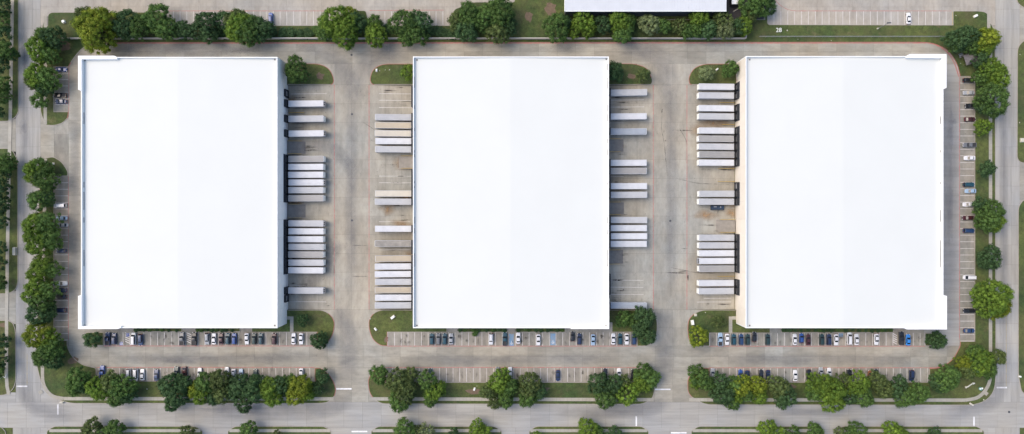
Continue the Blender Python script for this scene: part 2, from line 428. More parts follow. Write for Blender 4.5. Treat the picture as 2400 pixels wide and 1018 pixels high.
VB = verge([(100,373,4),(107,371,4),(125,367,8),(145,379,10),(160,402,8),(159,413),(127,414),(127,798),(158,798),(158,812,6),(168,835,15),(192,855,15),
    (226,862.5,6),(226,893),(738,893),(738,862.5,3),(752,862.5,10),(775,880,15),(788,908,15),(785,930,12),(768,944,12),(750,946),(160,946,20),
    (118,928,25),(97,900,20),(87,860),(88,700),(93,400)], reds=RED)
VC = verge([(904,862.5),(904,896),(1493,896),(1493,862.5,3),(1508,862.5,12),(1528,880,15),(1535,910,10),(1530,935,12),(1505,948,12),(890,947,15),
    (866,925,15),(862,890,10),(875,868,10),(890,862,6)], reds=RED)
court = [
 [(671,149.5),(750,149.5,20),(774,162,18),(784,188,14),(780,199,5),(671,199)],
 [(979,150),(895,150,20),(873,163,15),(866,188,12),(872,199,5),(979,199)],
 [(1416,149.5),(1490,149.5,15),(1518,160,12),(1530,188,8),(1527,199,4),(1416,199)],
 [(1726,150),(1650,150,18),(1625,160,15),(1613,183,12),(1616,199,5),(1726,199)],
 [(671,726.5),(762,726.5,18),(784,748,15),(784,772,12),(776,795,12),(758,811.5,8),(743,811.5),(743,779),(590,779),(590,757),(671,757)],
 [(979,726.5),(885,726.5,18),(865,745,15),(864,768,12),(872,795,15),(890,810,10),(908,811.5),(908,779),(1048,779),(1048,757),(979,757)],
 [(1416,726.5),(1515,726.5,15),(1540,745,12),(1541,775,12),(1535,800,12),(1515,811.5,10),(1493,811.5),(1493,779),(1434,779),(1434,757),(1416,757)],
 [(1726,726.5),(1640,726.5,18),(1614,745,15),(1611,770,10),(1614,798,10),(1630,811.5,10),(1663,811.5),(1663,781),(1805,781),(1805,757),(1726,757)]]
for c in court: verge(c, -1.5, 'grass_island', reds=RED)
for x0, x1, y1 in ((312,427,778),(458,563,778),(1074,1189,779),(1211,1325,779),(1831,2094,780)):
    verge([(x0,756),(x0,y1),(x1,y1),(x1,756)], name='planting_bed')
verge([(200,779,5),(243,779),(243,810),(200,810,8)], name='grass_island'); verge([(2168,781),(2207,781,8),(2207,811,10),(2168,811)], name='grass_island')
verge([(-80,-80),(44,-80),(44,262,5),(38,275,8),(20,285,6),(-80,286)]); verge([(-80,348),(18,348,3),(30,352,8),(42,375,10),(43,660,5),(38,680,10),(20,689,8),(-80,690)])
verge([(-80,751),(20,751,3),(32,758,8),(37,775,8),(38,890,10),(33,912,12),(14,926,8),(-80,934)])
for x0, x1 in ((110,475),(534,776),(870,1176),(1240,1520),(1620,1932),(1957,2306)):
    verge([(x0,1010,4),(x0+16,999,8),(x1-16,999,8),(x1,1010,4),(x1+6,1095),(x0-6,1095)])
verge([(-80,1000),(4,1001,4),(14,1012,3),(14,1095),(-80,1095)])
verge([(2480,-80),(2380,-80),(2383,5,5),(2395,18,8),(2480,22)]); verge([(2480,92),(2398,95,8),(2384,112,12),(2383,370,5),(2390,382,8),(2480,388)])
verge([(2480,465),(2398,468,8),(2386,485,10),(2386,880,15),(2394,922,12),(2480,940)])
for px, py, a, b in ((330,772,9,3),(1265,912,30,6),(1110,918,24,8),(2265,850,30,14),(150,108,20,12),(1290,20,16,20),(1240,40,10,14),(420,905,30,6),(1850,905,20,7),
                     (1480,180,14,8),(750,178,12,9),(172,845,14,10),(1690,756,14,10),(905,795,5,8),(6,762,12,6)):
    v = []
    for i in range(14):
        an = 2*math.pi*i/14; k = random.uniform(.6, 1.1); v.append(G(px + a*k*math.cos(an), py + b*k*math.sin(an), .138))
    tag(obj('bare_soil', mesh('bare_soil', v, [tuple(range(13, -1, -1))], MAT['soil'])), kind='structure')

def strip(pts, width, z, name, m, parent=None, step=None, kind='structure', slope=False, gap=0.03):
    """a band along a map polyline; with step it is cut into separate panels"""
    pp = [Vector(p) for p in pts]
    if step:
        q = []
        for a, b in zip(pp, pp[1:]):
            k = max(1, round((b-a).length / (step*S)))
            q += [a + (b-a)*(i/k) for i in range(k)]
        pp = q + [pp[-1]]
    q = [G(p.x, p.y).to_2d() for p in pp]
    if len(q) > 2 and not step:
        pass
    nrm = []
    for i in range(len(q)):
        dd = (q[min(i+1, len(q)-1)] - q[max(i-1, 0)]).normalized(); nrm.append(Vector((-dd.y, dd.x)))
    v, f = [], []; hw = width/2
    for i in range(len(q)-1):
        a, b = q[i], q[i+1]; dd = (b-a).normalized()*(gap/2 if step else 0)
        n0, n1 = nrm[i]*hw, nrm[i+1]*hw
        c4 = [a+dd-n0, b-dd-n1, b-dd+n1, a+dd+n0]
        zz = [z + (hz(p.x*S+CX, CY-p.y*S) if slope else 0) for p in c4]
        k = len(v)
        v += [(p.x, p.y, h) for p, h in zip(c4, zz)]; f.append((k, k+1, k+2, k+3))
        if step:
            v += [(p.x, p.y, h-.06) for p, h in zip(c4, zz)]
            f += [(k, k+4, k+5, k+1), (k+2, k+6, k+7, k+3), (k+1, k+5, k+6, k+2), (k+3, k+7, k+4, k)]
    o = obj(name, mesh(name, v, f, m), parent)
    if parent is None: o['kind'] = kind
    return o
def curve(pts, n=8):
    out = []
    P_ = [Vector(p) for p in pts]; P_ = [P_[0]] + P_ + [P_[-1]]
    for i in range(1, len(P_)-2):
        a, b, c, e = P_[i-1:i+3]
        for k in range(n):
            t = k/n; out.append(.5*((2*b) + (c-a)*t + (2*a-5*b+4*c-e)*t*t + (3*b-a-3*c+e)*t**3))
    return [tuple(p) for p in out] + [tuple(P_[-1])]
walks = [[(31,-80),(25,255),(19.5,500),(16,740),(15.5,880)], [(15.5,880),(17,905),(21,925)], [(107,38),(106.5,292)], [(107,373),(103,600),(100,868)],
         curve([(100,868),(101,893),(109,914),(125,929),(150,934.5)]), [(150,934.5),(782,935)], [(866,935),(1532,937)], [(1615,937),(2262,938)],
         curve([(2262,938),(2290,932),(2309,915),(2319,893),(2321,868)]), [(2321,868),(2321,75)], [(2317,34),(2317,75)]]
for wk in walks: strip(wk, 1.45, .165, 'sidewalk', MAT['walk'], step=1.6)
for a, b in ((116,470),(538,774),(873,1173),(1243,1517),(1623,1930),(1960,2302)): strip([(a,1009.5),(b,1009.5)], 1.3, .165, 'sidewalk', MAT['walk'], step=1.6)
for wk in ([(684,742),(684,779)], [(1712,742),(1712,781)]): strip(wk, 1.5, .165, 'footpath', MAT['walk'], step=1.5)
strip([(672,745.5),(680,745.5)], 1.4, .168, 'footpath', MAT['walk'], step=1.5); strip([(1716,745.5),(1726,745.5)], 1.4, .168, 'footpath', MAT['walk'], step=1.5)
strip([(2304,917),(2314,925)], 1.5, .168, 'footpath', MAT['walk'], step=1.5); strip([(100,917),(92,922)], 1.5, .168, 'footpath', MAT['walk'], step=1.5)

# ------------------------------------------------------------------ painted markings
def lines(reg, xs_, y0, y1, m='line', wd=.17):
    me = None
    for x in xs_:
        strip([(x, y0), (x, y1)], wd, .007, 'stall_line', MAT[m], REG[reg])
def hlines(reg, ys_, x0, x1, wd=.17):
    for y in ys_: strip([(x0, y), (x1, y)], wd, .007, 'stall_line', MAT['line'], REG[reg])
def rng(a, stp, n0, n1): return [a + stp*i for i in range(n0, n1+1)]
lines('P1', rng(353.2, 16.2, -6, 5) + rng(463.9, 15.95, 0, 16), 779.5, 810)
lines('P2', rng(343.7, 15.93, -7, 24), 863, 892)
lines('P3', rng(908.9, 15.77, 0, 37), 779.5, 810.5)
lines('P4', rng(1046, 15.8, -8, 27), 863, 895)
lines('P5', rng(1663.5, 15.9, 0, 31), 781, 810.5)
lines('P6', rng(1694.3, 15.98, -1, 30), 863.5, 895)
hlines('PR', rng(179.5, 15.5, 0, 40), 2250.5, 2283)
hlines('PL', [156.3, 171.6, 186.5, 201.8, 216.6, 232, 245.7] + rng(428.7, 15.35, 0, 24), 128, 160)
lines('NL', [x for x in rng(594, 15.62, -12, 14)] + [902,918,934,1006.4,1022,1038], 27, 59)
lines('NR', rng(1814, 16.14, 0, 25), 27, 58.5)
def hatch(reg, x0, x1, y0, y1, stp=5.0):
    y = y0
    while y < y1 - 4:
        strip([(x0, y), (x1, y+5)], .3, .008, 'hatch_stripe', MAT['line'], REG[reg]); y += stp
hatch('P1', 437, 448, 780, 808); hatch('P5', 2093, 2102, 782, 809); hatch('P1', 293, 304, 780, 808)
def rect(reg, x0, x1, y0, y1, m, z=.006, name='painted_patch'):
    me = mesh(name, [G(x0,y0,z), G(x0,y1,z), G(x1,y1,z), G(x1,y0,z)], [(0,1,2,3)], m); return obj(name, me, REG[reg])
rect('P1', 280.5, 288, 802, 809.5, MAT['blue']); rect('P1', 296, 303, 781, 789, MAT['blue'], .009)
rect('P3', 1290, 1302, 782, 809, MAT['palebl']); rect('P3', 1193, 1204, 783, 811, MAT['palebl']); rect('P5', 1966, 1976, 782, 790, MAT['palebl'])
for (reg, px, py) in (('P1',284.2,805.8),('P3',1296,803),('P3',1198.5,805)):   # wheelchair symbol: head, back, wheel
    o = MB(); n_ = 10
    for i in range(n_):
        a0, a1 = math.pi*(-1.2 + 1.5*i/n_), math.pi*(-1.2 + 1.5*(i+1)/n_)
        o.add([(.42*math.cos(a0),.42*math.sin(a0),0),(.55*math.cos(a0),.55*math.sin(a0),0),(.55*math.cos(a1),.55*math.sin(a1),0),(.42*math.cos(a1),.42*math.sin(a1),0)], [(0,1,2,3)])
    o.add([(-.1,-.1,.0),(.05,-.1,0),(.05,.7,0),(-.1,.7,0)], [(0,1,2,3)]); o.add([(.05,-.1,0),(.6,-.3,0),(.6,-.15,0),(.05,.05,0)], [(0,1,2,3)])
    o.add([(.0+.13*math.cos(a*math.pi/3), .85+.13*math.sin(a*math.pi/3), 0) for a in range(6)], [(0,1,2,3,4,5)])
    obj('wheelchair_symbol', mesh('wheelchair_symbol', o.v, o.f, MAT['bar']), REG[reg], G(px, py, .014))
def redline(pts, wd=.26, slope=False): strip(pts, wd, .011, 'fire_lane_stripe', MAT['red'], slope=slope)
for x in (783.6, 865, 1531.2, 1610): redline([(x, 199.5), (x, 726)], .24)
redline([(243, 811.3), (743, 811.3)]); redline([(908, 811.6), (1493, 811.6)]); redline([(1663, 811.8), (2168, 811.8)])
redline([(226, 861.4), (738, 861.4)]); redline([(904, 861.6), (1493, 861.6)]); redline([(1662, 862.4), (2178, 862.4)])
redline([(161.5, 157), (161.5, 262)], .2); redline([(160.5, 414), (160.5, 797)], .2); redline([(2249, 182), (2249, 798)])
redline([(396, 26), (760, 26)], .2); redline([(866, 25), (1040, 24)], .2); redline(curve([(1815,-5),(1826,10),(1845,22),(1865,26)]), .2); redline([(1865, 26), (2230, 26)], .2)
redline([(235, 102.2), (2150, 101.4)], .3)
redline(curve([(2150,101),(2185,103),(2217,120),(2236,147),(2247,180)]), .45)
redline(curve([(2250,812),(2238,838),(2212,858),(2178,863)]), .4)
def stopbar(x0, x1, y0, y1): 
    me = mesh('stop_bar', [G(x0,y0,.014), G(x0,y1,.014), G(x1,y1,.014), G(x1,y0,.014)], [(0,1,2,3)], MAT['bar']); tag(obj('stop_bar', me), kind='structure')
for b_ in ((788,824,910,913.4),(1535.5,1571.5,911.3,914.6),(824,861,1010,1013.4),(1572.5,1609,1013,1016.5),(134,137.4,948,972),(1489.5,1493,976,1000),(2281,2284.4,977,1000),(39,64,904,907.4),(2336,2360,907,910.4)): stopbar(*b_)
for x in (63.5,): strip([(x, 830), (x, 903)], .15, .012, 'centre_line', MAT['oldyellow'])
strip([(2358.5, 700), (2358.5, 906)], .15, .012, 'centre_line', MAT['oldyellow'])
strip([(2232.5, 28), (2232.5, 58)], .3, .014, 'edge_line', MAT['oldyellow'])
# empty truck stall lines
for reg, ys_, x0, x1 in (('A1',(219.5,),679,765),('A1',(708,),676,764),('A1',(670,),676,715),('A3',(219.5,235,252),888,970),('A3',(413,428.5),888,970),('A3',(520,586),888,960),
                         ('B1',(234,250.5),1430,1510),('B1',(287.5,),1430,1462),('B1',(413.5,),1430,1462),('B1',(657.5,674,691),1430,1508),('B3',(708.5,),1634,1716),('B3',(692,700),1650,1716)):
    for y in ys_: strip([(x0, y), (x1, y)], .15, .010, 'stall_line', MAT['line'], REG[reg], slope=True)

# stains, tyre sweeps, cracks and manholes
def mark(pts, wd, m, z=.018, name='tyre_mark', reg=None, smooth=True):
    strip(curve(pts) if smooth and len(pts) > 2 else pts, wd, z, name, MAT[m], slope=True)
k_ = 0
for pts, wd in (([(690,108),(760,120),(805,160),(822,230)], 5), ([(960,110),(890,130),(845,180),(835,240)], 6), ([(1440,108),(1520,120),(1560,165),(1572,260)], 6),
                ([(824,200),(824,460),(822,700)], 3.2), ([(1571,200),(1574,420),(1572,720)], 3.2), ([(790,720),(815,780),(815,905)], 5), ([(1555,720),(1560,800),(1556,905)], 5),
                ([(700,700),(760,620),(800,560)], 4), ([(700,345),(780,350),(840,420)], 3.5), ([(230,840),(500,842),(760,836)], 3), ([(930,842),(1200,845),(1480,838)], 3), ([(1660,842),(1900,845),(2160,842)], 3),
                ([(830,930),(770,960),(650,968),(300,965)], 4), ([(1572,935),(1500,962),(1300,968)], 4), ([(2225,200),(2228,450),(2226,760)], 4), ([(176,200),(176,500),(176,780)], 2.5),
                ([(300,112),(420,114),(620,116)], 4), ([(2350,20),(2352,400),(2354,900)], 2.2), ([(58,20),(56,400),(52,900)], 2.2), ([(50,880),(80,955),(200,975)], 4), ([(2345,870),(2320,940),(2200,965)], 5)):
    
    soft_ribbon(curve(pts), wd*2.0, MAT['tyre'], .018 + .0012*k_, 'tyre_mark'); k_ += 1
for pts in ([(1553,255),(1550,300),(1556,330),(1560,372),(1564,412)], [(1590,420),(1600,422),(1640,430),(1718,432)], [(1570,627),(1600,633),(1640,640),(1690,640)], [(848,285),(868,298),(878,305)],
            [(1553,255),(1551,262)], [(1592,300),(1606,325),(1610,340)], [(826,575),(864,576)], [(826,648),(864,648)], [(783,622),(783,648)]):
    soft_ribbon(curve(pts), .4, MAT['crack'], .066, 'crack')
rs = random.Random(3)
for reg, x0, x1 in (('A', 676, 716), ('A', 900, 968), ('B', 1432, 1470), ('B', 1640, 1722)):
    for i in range(30):
        x, y = rs.uniform(x0, x1), rs.uniform(205, 720)
        soft_blob(x, y, rs.uniform(6, 30), rs.uniform(1, 3.2), MAT['oil' if rs.random() < .75 else 'rubber'], .10 + .0004*i, 'stain', None, rs, x0 - 3, x1 + 4)
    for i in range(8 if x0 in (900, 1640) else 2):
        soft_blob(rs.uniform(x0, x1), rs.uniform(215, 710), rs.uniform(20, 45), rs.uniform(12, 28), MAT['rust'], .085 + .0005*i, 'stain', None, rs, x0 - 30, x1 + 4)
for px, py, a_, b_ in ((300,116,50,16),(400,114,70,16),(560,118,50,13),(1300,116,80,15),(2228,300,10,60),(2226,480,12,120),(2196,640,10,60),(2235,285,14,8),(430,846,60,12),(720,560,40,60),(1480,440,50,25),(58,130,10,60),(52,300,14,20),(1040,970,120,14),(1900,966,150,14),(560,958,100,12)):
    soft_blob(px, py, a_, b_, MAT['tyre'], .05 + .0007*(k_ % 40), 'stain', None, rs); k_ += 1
for px, py, a_, b_ in ((940,205,16,1.6),(955,237,18,1.6),(948,246,20,1.2),(940,413,24,1.5),(930,428,20,1.5),(945,505,12,1.2),(1600,306,26,2),(1590,640,34,2.4),(1600,636,20,1.6),(1612,650,3,10),(1605,583,12,1.4),(1700,398,22,2),(1460,240,20,2.5),(1466,256,20,2),
                       (1450,658,9,2),(1455,682,16,1.8),(1462,680,3,2.4),(685,665,10,2.5),(770,717,7,1.6),(764,712,2,2),(1551,262,1.6,5),(1556,308,1.2,4),(1560,330,1.2,3),(700,252,28,2),(700,290,26,2),(705,345,40,5),(720,352,30,3),(1700,250,20,1.6),(1710,520,14,2)):
    soft_blob(px, py, a_, b_, MAT['rubber'], .118, 'stain', None, rs, n=12)
for rows in ('P1','P2','P3','P4','P5','P6'):
    bx = {'P1':(246,740,795),'P2':(230,735,878),'P3':(910,1490,796),'P4':(908,1488,879),'P5':(1665,2165,797),'P6':(1665,2175,880)}[rows]
    for i in range(40):
        soft_blob(rs.uniform(bx[0], bx[1]), bx[2] + rs.uniform(-10, 10), rs.uniform(2, 6), rs.uniform(4, 11), MAT['oil'], .05 + .0004*i, 'stain', REG[rows], rs)
mh = MB(); mh.cyl((0,0,-.02), .48, .05, n=16); mhm = mh.mesh('manhole_cover', MAT['darksteel'])
for px, py, wh in ((825,268,'upper part of the left truck court'), (825,517,'middle of the left truck court'), (1571,518,'middle of the right truck court'), (2365,966,'concrete road crossing at the lower right'),
                   (824,129,'on the lane above the left truck court')):
    tag(obj('manhole_cover', mhm, None, G(px, py, .001)), 'round dark iron manhole cover, ' + wh, 'manhole cover', 'manhole covers set in the concrete')

# ------------------------------------------------------------------ warehouses
ZT = 12.2; ZE = 10.9; ZR = 11.9
dockw = 2.9
def dock_meshes():
    s = MB(); s.box(0,.75,-1.55,-1.2,-.1,3.8); s.box(0,.75,1.2,1.55,-.1,3.8); s.box(0,.8,-1.55,1.55,3.8,4.2)
    p = MB(); p.box(0,.35,-1.5,1.5,-1.35,-.12); p.box(.35,.5,-1.1,-.7,-.75,-.2); p.box(.35,.5,.7,1.1,-.75,-.2)
    d_ = MB(); d_.box(.02,.10,-1.2,1.2,-.1,3.1)
    return s.mesh('dock_seal', MAT['black'], bev=.03), p.mesh('dock_leveller', MAT['darksteel']), d_.mesh('dock_door', MAT['doorgrey'])
DS, DP, DD = dock_meshes()
def warehouse(name, label, x0, x1, y0, y1, ridge, bumps, docks, bands, panelmats, scup):
    wtop, wbot = P(x0, y0, ZT), P(x1, y1, ZT)
    X0, X1, Y1, Y0 = wtop.x, wbot.x, wtop.y, wbot.y
    root = empty(name, ((X0+X1)/2, (Y0+Y1)/2, 0)); tag(root, label, 'warehouse', 'white roofed warehouses between the truck courts')
    off = Vector(root.location)
    def part(nm, mb, m, bev=0, parent=None):
        me = mb.mesh(nm, m, bev=bev); me.transform(Matrix.Translation(-off)); return obj(nm, me, parent or root)
    T = .3
    core = MB(); core.box(X0+T, X1-T, Y0+T, Y1-T, -1.5, ZE-.6); part('inner_block', core, MAT['grime'])
    # panels
    def panels(a, b, fixed, axis, outward, m):
        n = round((b-a)/7.6); stp = (b-a)/n
        for i in range(n):
            p0, p1 = a+stp*i+.02, a+stp*(i+1)-.02; k = MB()
            if axis == 'y': k.box(min(fixed, fixed-outward*T), max(fixed, fixed-outward*T), p0, p1, -1.5, ZT-.12)
            else: k.box(p0, p1, min(fixed, fixed-outward*T), max(fixed, fixed-outward*T), -1.5, ZT-.12)
            part('wall_panel', k, m)
    panels(Y0+T, Y1-T, X0, 'y', -1, panelmats[0]); panels(Y0+T, Y1-T, X1, 'y', 1, panelmats[1])
    panels(X0, X1, Y0, 'x', -1, MAT['panel']); panels(X0, X1, Y1, 'x', 1, MAT['panel'])
    cap = MB(); c = .03
    cap.box(X0-c, X0+T+c, Y0-c, Y1+c, ZT-.12, ZT); cap.box(X1-T-c, X1+c, Y0-c, Y1+c, ZT-.12, ZT)
    cap.box(X0+T+c, X1-T-c, Y0-c, Y0+T+c, ZT-.12, ZT); cap.box(X0+T+c, X1-T-c, Y1-T-c, Y1+c, ZT-.12, ZT)
    part('parapet_coping', cap, MAT['parapet'])
    lin = MB(); q = .06
    lin.box(X0+T+.01, X0+T+q, Y0+T+.01, Y1-T-.01, ZE-.5, ZT-.14); part('parapet_lining', lin, MAT['parapet'])
    lin = MB(); lin.box(X1-T-q, X1-T-.01, Y0+T+.01, Y1-T-.01, ZE-.5, ZT-.14); part('parapet_lining', lin, MAT['parapet'])
    XR = P(ridge, 0, ZR).x
    for a, b, za, zb in ((X0+T+.07, XR, ZE, ZR), (XR, X1-T-.07, ZR, ZE)):
        k = MB(); k.add([(a,Y0+T+.01,za),(b,Y0+T+.01,zb),(b,Y1-T-.01,zb),(a,Y1-T-.01,za)], [(0,1,2,3)]); part('roof_membrane', k, MAT['roof'])
    for pl in bumps:   # raised corner parapets, as outlines in map units
        pts = [P(px, py, ZT+.35) for px, py in pl]; n = len(pts); k = MB()
        v = [(p.x, p.y, -.1) for p in pts] + [(p.x, p.y, ZT+.35) for p in pts]
        k.add(v, [tuple(range(n-1, -1, -1)), tuple(range(n, 2*n))] + [(i, (i+1) % n, n+(i+1) % n, n+i) for i in range(n)])
        part('corner_parapet', k, MAT['parapet'])
    for side, ylist in docks:
        fx = X1 if side == 'e' else X0; dx_ = 2.4 if 900 < x0 < 1000 else 1.2
        for y in ylist:
            Y = P(0, y, 2.6).y
            loc = Vector((fx, Y, 0)) - off; loc.z = 0
            dd = obj('dock_door', DD, root, loc, 0 if side == 'e' else math.pi); dd.scale.x = dx_
            obj('dock_seal', DS, dd); obj('dock_leveller', DP, dd)
    for side, ya, yb in bands:
        k = MB(); a, b = P(0, yb, 2).y, P(0, ya, 2).y
        if side == 'e': k.box(X1+.004, X1+.03, a, b, -1.5, 4.7)
        else: k.box(X0-.03, X0-.004, a, b, -1.5, 4.7)
        part('dock_surround', k, MAT['navy'])
    for side, ya, yb in scup:
        xi = X0+T+q if side == 'w' else X1-T-q; sgn = 1 if side == 'w' else -1
        k = MB(); a, b = P(0, yb, ZE).y, P(0, ya, ZE).y
        k.box(min(xi, xi+sgn*.16), max(xi, xi+sgn*.16), a, b, ZE-.1, ZE+.22); part('scupper', k, MAT['grime'])
    for px, py in ((x0+9, y0+8), (x1-6, y0+6), (x0+9, y1-6), (x1-6, y1-6)):
        c_ = P(px, py, ZE+.1); k = MB(); k.box(c_.x-.3, c_.x+.3, c_.y-.3, c_.y+.3, ZE-.1, ZE+.14); part('roof_drain', k, MAT['grime'])
    return root
TA1 = [243,278.5,313,373,391.5,410,428,446,465,524,542.5,561,579,597,616,634,681.5]
TA3 = [275,294,313,331,350,454,473,536.5,571,606.5,625,643,661,680,698,716]
TB1 = [217,273,308.5,382,401,436.5,457,516,535,554,572,716.5]
TB3 = [203.5,224,254,273,306.5,325.5,344,362.5,381.5,454.5,473,557.5,575.5,594,612,630,664,682.5]
warehouse('warehouse', 'long white roofed warehouse with blue-grey east wall, left of the left truck court', 190, 650, 134, 769.3, 418,
    [[(183,131),(268,131),(274,134.6),(274,139),(191,139),(191,212),(189,213),(183,210)], [(183,694),(190,692),(191,692),(191,765),(283,765),(283,769),(276,771.5),(183,771.5)]],
    [('e', TA1 + [219, 700])], [('e',362,475),('e',515,643)], (MAT['panel'], MAT['panel']),
    [('w',264,291),('w',427,440),('w',450,492),('w',510,522),('w',586,624),('e',322,330)])
warehouse('warehouse', 'long white roofed warehouse between the two truck courts', 968, 1427, 133, 769.3, 1197,
    [[(1338,771.5),(1427.8,771.5),(1427.8,700),(1423,700),(1423,766),(1340,766)]],
    [('w', TA3 + [212,227.5,244,405,421,437,587]), ('e', TB1 + [242,258,420,650,666,682])], [], (MAT['panel_sunlit'], MAT['panel']),
    [('w',180,206),('w',247,256),('w',300,308),('w',352,358),('w',362,369),('w',424,430),('w',436,441),('w',509,524),('w',535,547),('w',594,625),
     ('e',150,165),('e',183,208),('e',246,262),('e',268,284),('e',326,336),('e',350,364),('e',428,433),('e',509,524),('e',538,550),('e',585,625)])
warehouse('warehouse', 'long white roofed warehouse with sun-warmed west wall, right of the right truck court', 1748, 2211, 132, 769.3, 1977,
    [[(2133,127),(2218.5,127),(2218.5,206),(2212,209),(2210,209),(2210,136),(2125,136),(2125,131)], [(2211,692),(2219.5,694),(2219.5,772.5),(2126,772.5),(2118,769),(2118,765),(2210,765),(2210,692)]],
    [('w', TB3 + [436])], [('w',193,231),('w',245,284),('w',297,390),('w',428,482),('w',549,640),('w',655,692)], (MAT['panel_sunlit'], MAT['panel']),
    [('e',273,291),('e',352,358),('e',427,432),('e',492,520),('e',563,627)])
# north building, mostly outside the frame
bt = empty('metal_warehouse', P(1514, -30, 0)); tag(bt, 'blue-grey ribbed metal roof building cut by the top edge, dark south wall', 'warehouse')
off = Vector(bt.location)
a, b = P(1325, 25.5, 9.5), P(1703, -110, 9.5)
def nbpart(nm, mb, m, parent=bt):
    me = mb.mesh(nm, m); me.transform(Matrix.Translation(-off)); return obj(nm, me, parent)
k = MB(); k.box(a.x+.4, b.x-.4, a.y+.6, b.y, -.1, 9.0); nbpart('wall', k, MAT['northwall'])
k = MB(); k.add([(a.x,a.y,9.2),(b.x,a.y,9.2),(b.x,b.y,10.4),(a.x,b.y,10.4),(a.x,a.y,9.0),(b.x,a.y,9.0),(b.x,b.y,10.2),(a.x,b.y,10.2)], [(0,1,2,3),(7,6,5,4),(0,4,5,1),(1,5,6,2),(2,6,7,3),(3,7,4,0)])
rf = nbpart('roof', k, MAT['metalroof'])
sl_ = 1.2 / (b.y - a.y)
k = MB(); Ls = b.y - a.y
k.add([(-.03,0,0),(.03,0,0),(.03,Ls,1.2),(-.03,Ls,1.2),(-.03,0,.07),(.03,0,.07),(.03,Ls,1.27),(-.03,Ls,1.27)], [(3,2,1,0),(4,5,6,7),(0,1,5,4),(1,2,6,5),(2,3,7,6),(3,0,4,7)])
rm = k.mesh('roof_rib', MAT['metalroof'])
x = a.x + .6
while x < b.x: obj('roof_rib', rm, rf, (x-off.x, a.y-off.y, 9.2)); x += 1.15
k = MB(); k.box(a.x-.05, b.x+.02, a.y-.25, a.y-.01, 8.95, 9.35); nbpart('gutter', k, MAT['whitebox'])
k = MB(); k.box(a.x-.35, a.x-.06, a.y-.2, b.y, 8.9, 9.35); nbpart('edge_trim', k, MAT['whitebox'])
bc = P(1728, 0, 4); k = MB(); k.box(-2.3, 2.3, -1.8, 6, 3.7, 4.0); k2 = MB(); k2.box(-2.1, 2.1, -1.6, 6, -.1, 3.7)
r_ = empty('loading_shed', (bc.x, bc.y, 0)); tag(r_, 'small white flat roofed shed beside the metal building under the dark tree', 'shed')
obj('roof', k.mesh('roof', MAT['parapet']), r_); obj('wall', k2.mesh('wall', MAT['darksteel']), r_)
k = MB(); k.bar((0,0,.2), (4.6,2.8,.2), .25); tag(obj('drain_pipe', k.mesh('drain_pipe', MAT['stonebox']), None, G(1718, 28)), 'pale diagonal pipe lying on the dark yard beside the metal building', 'pipe')

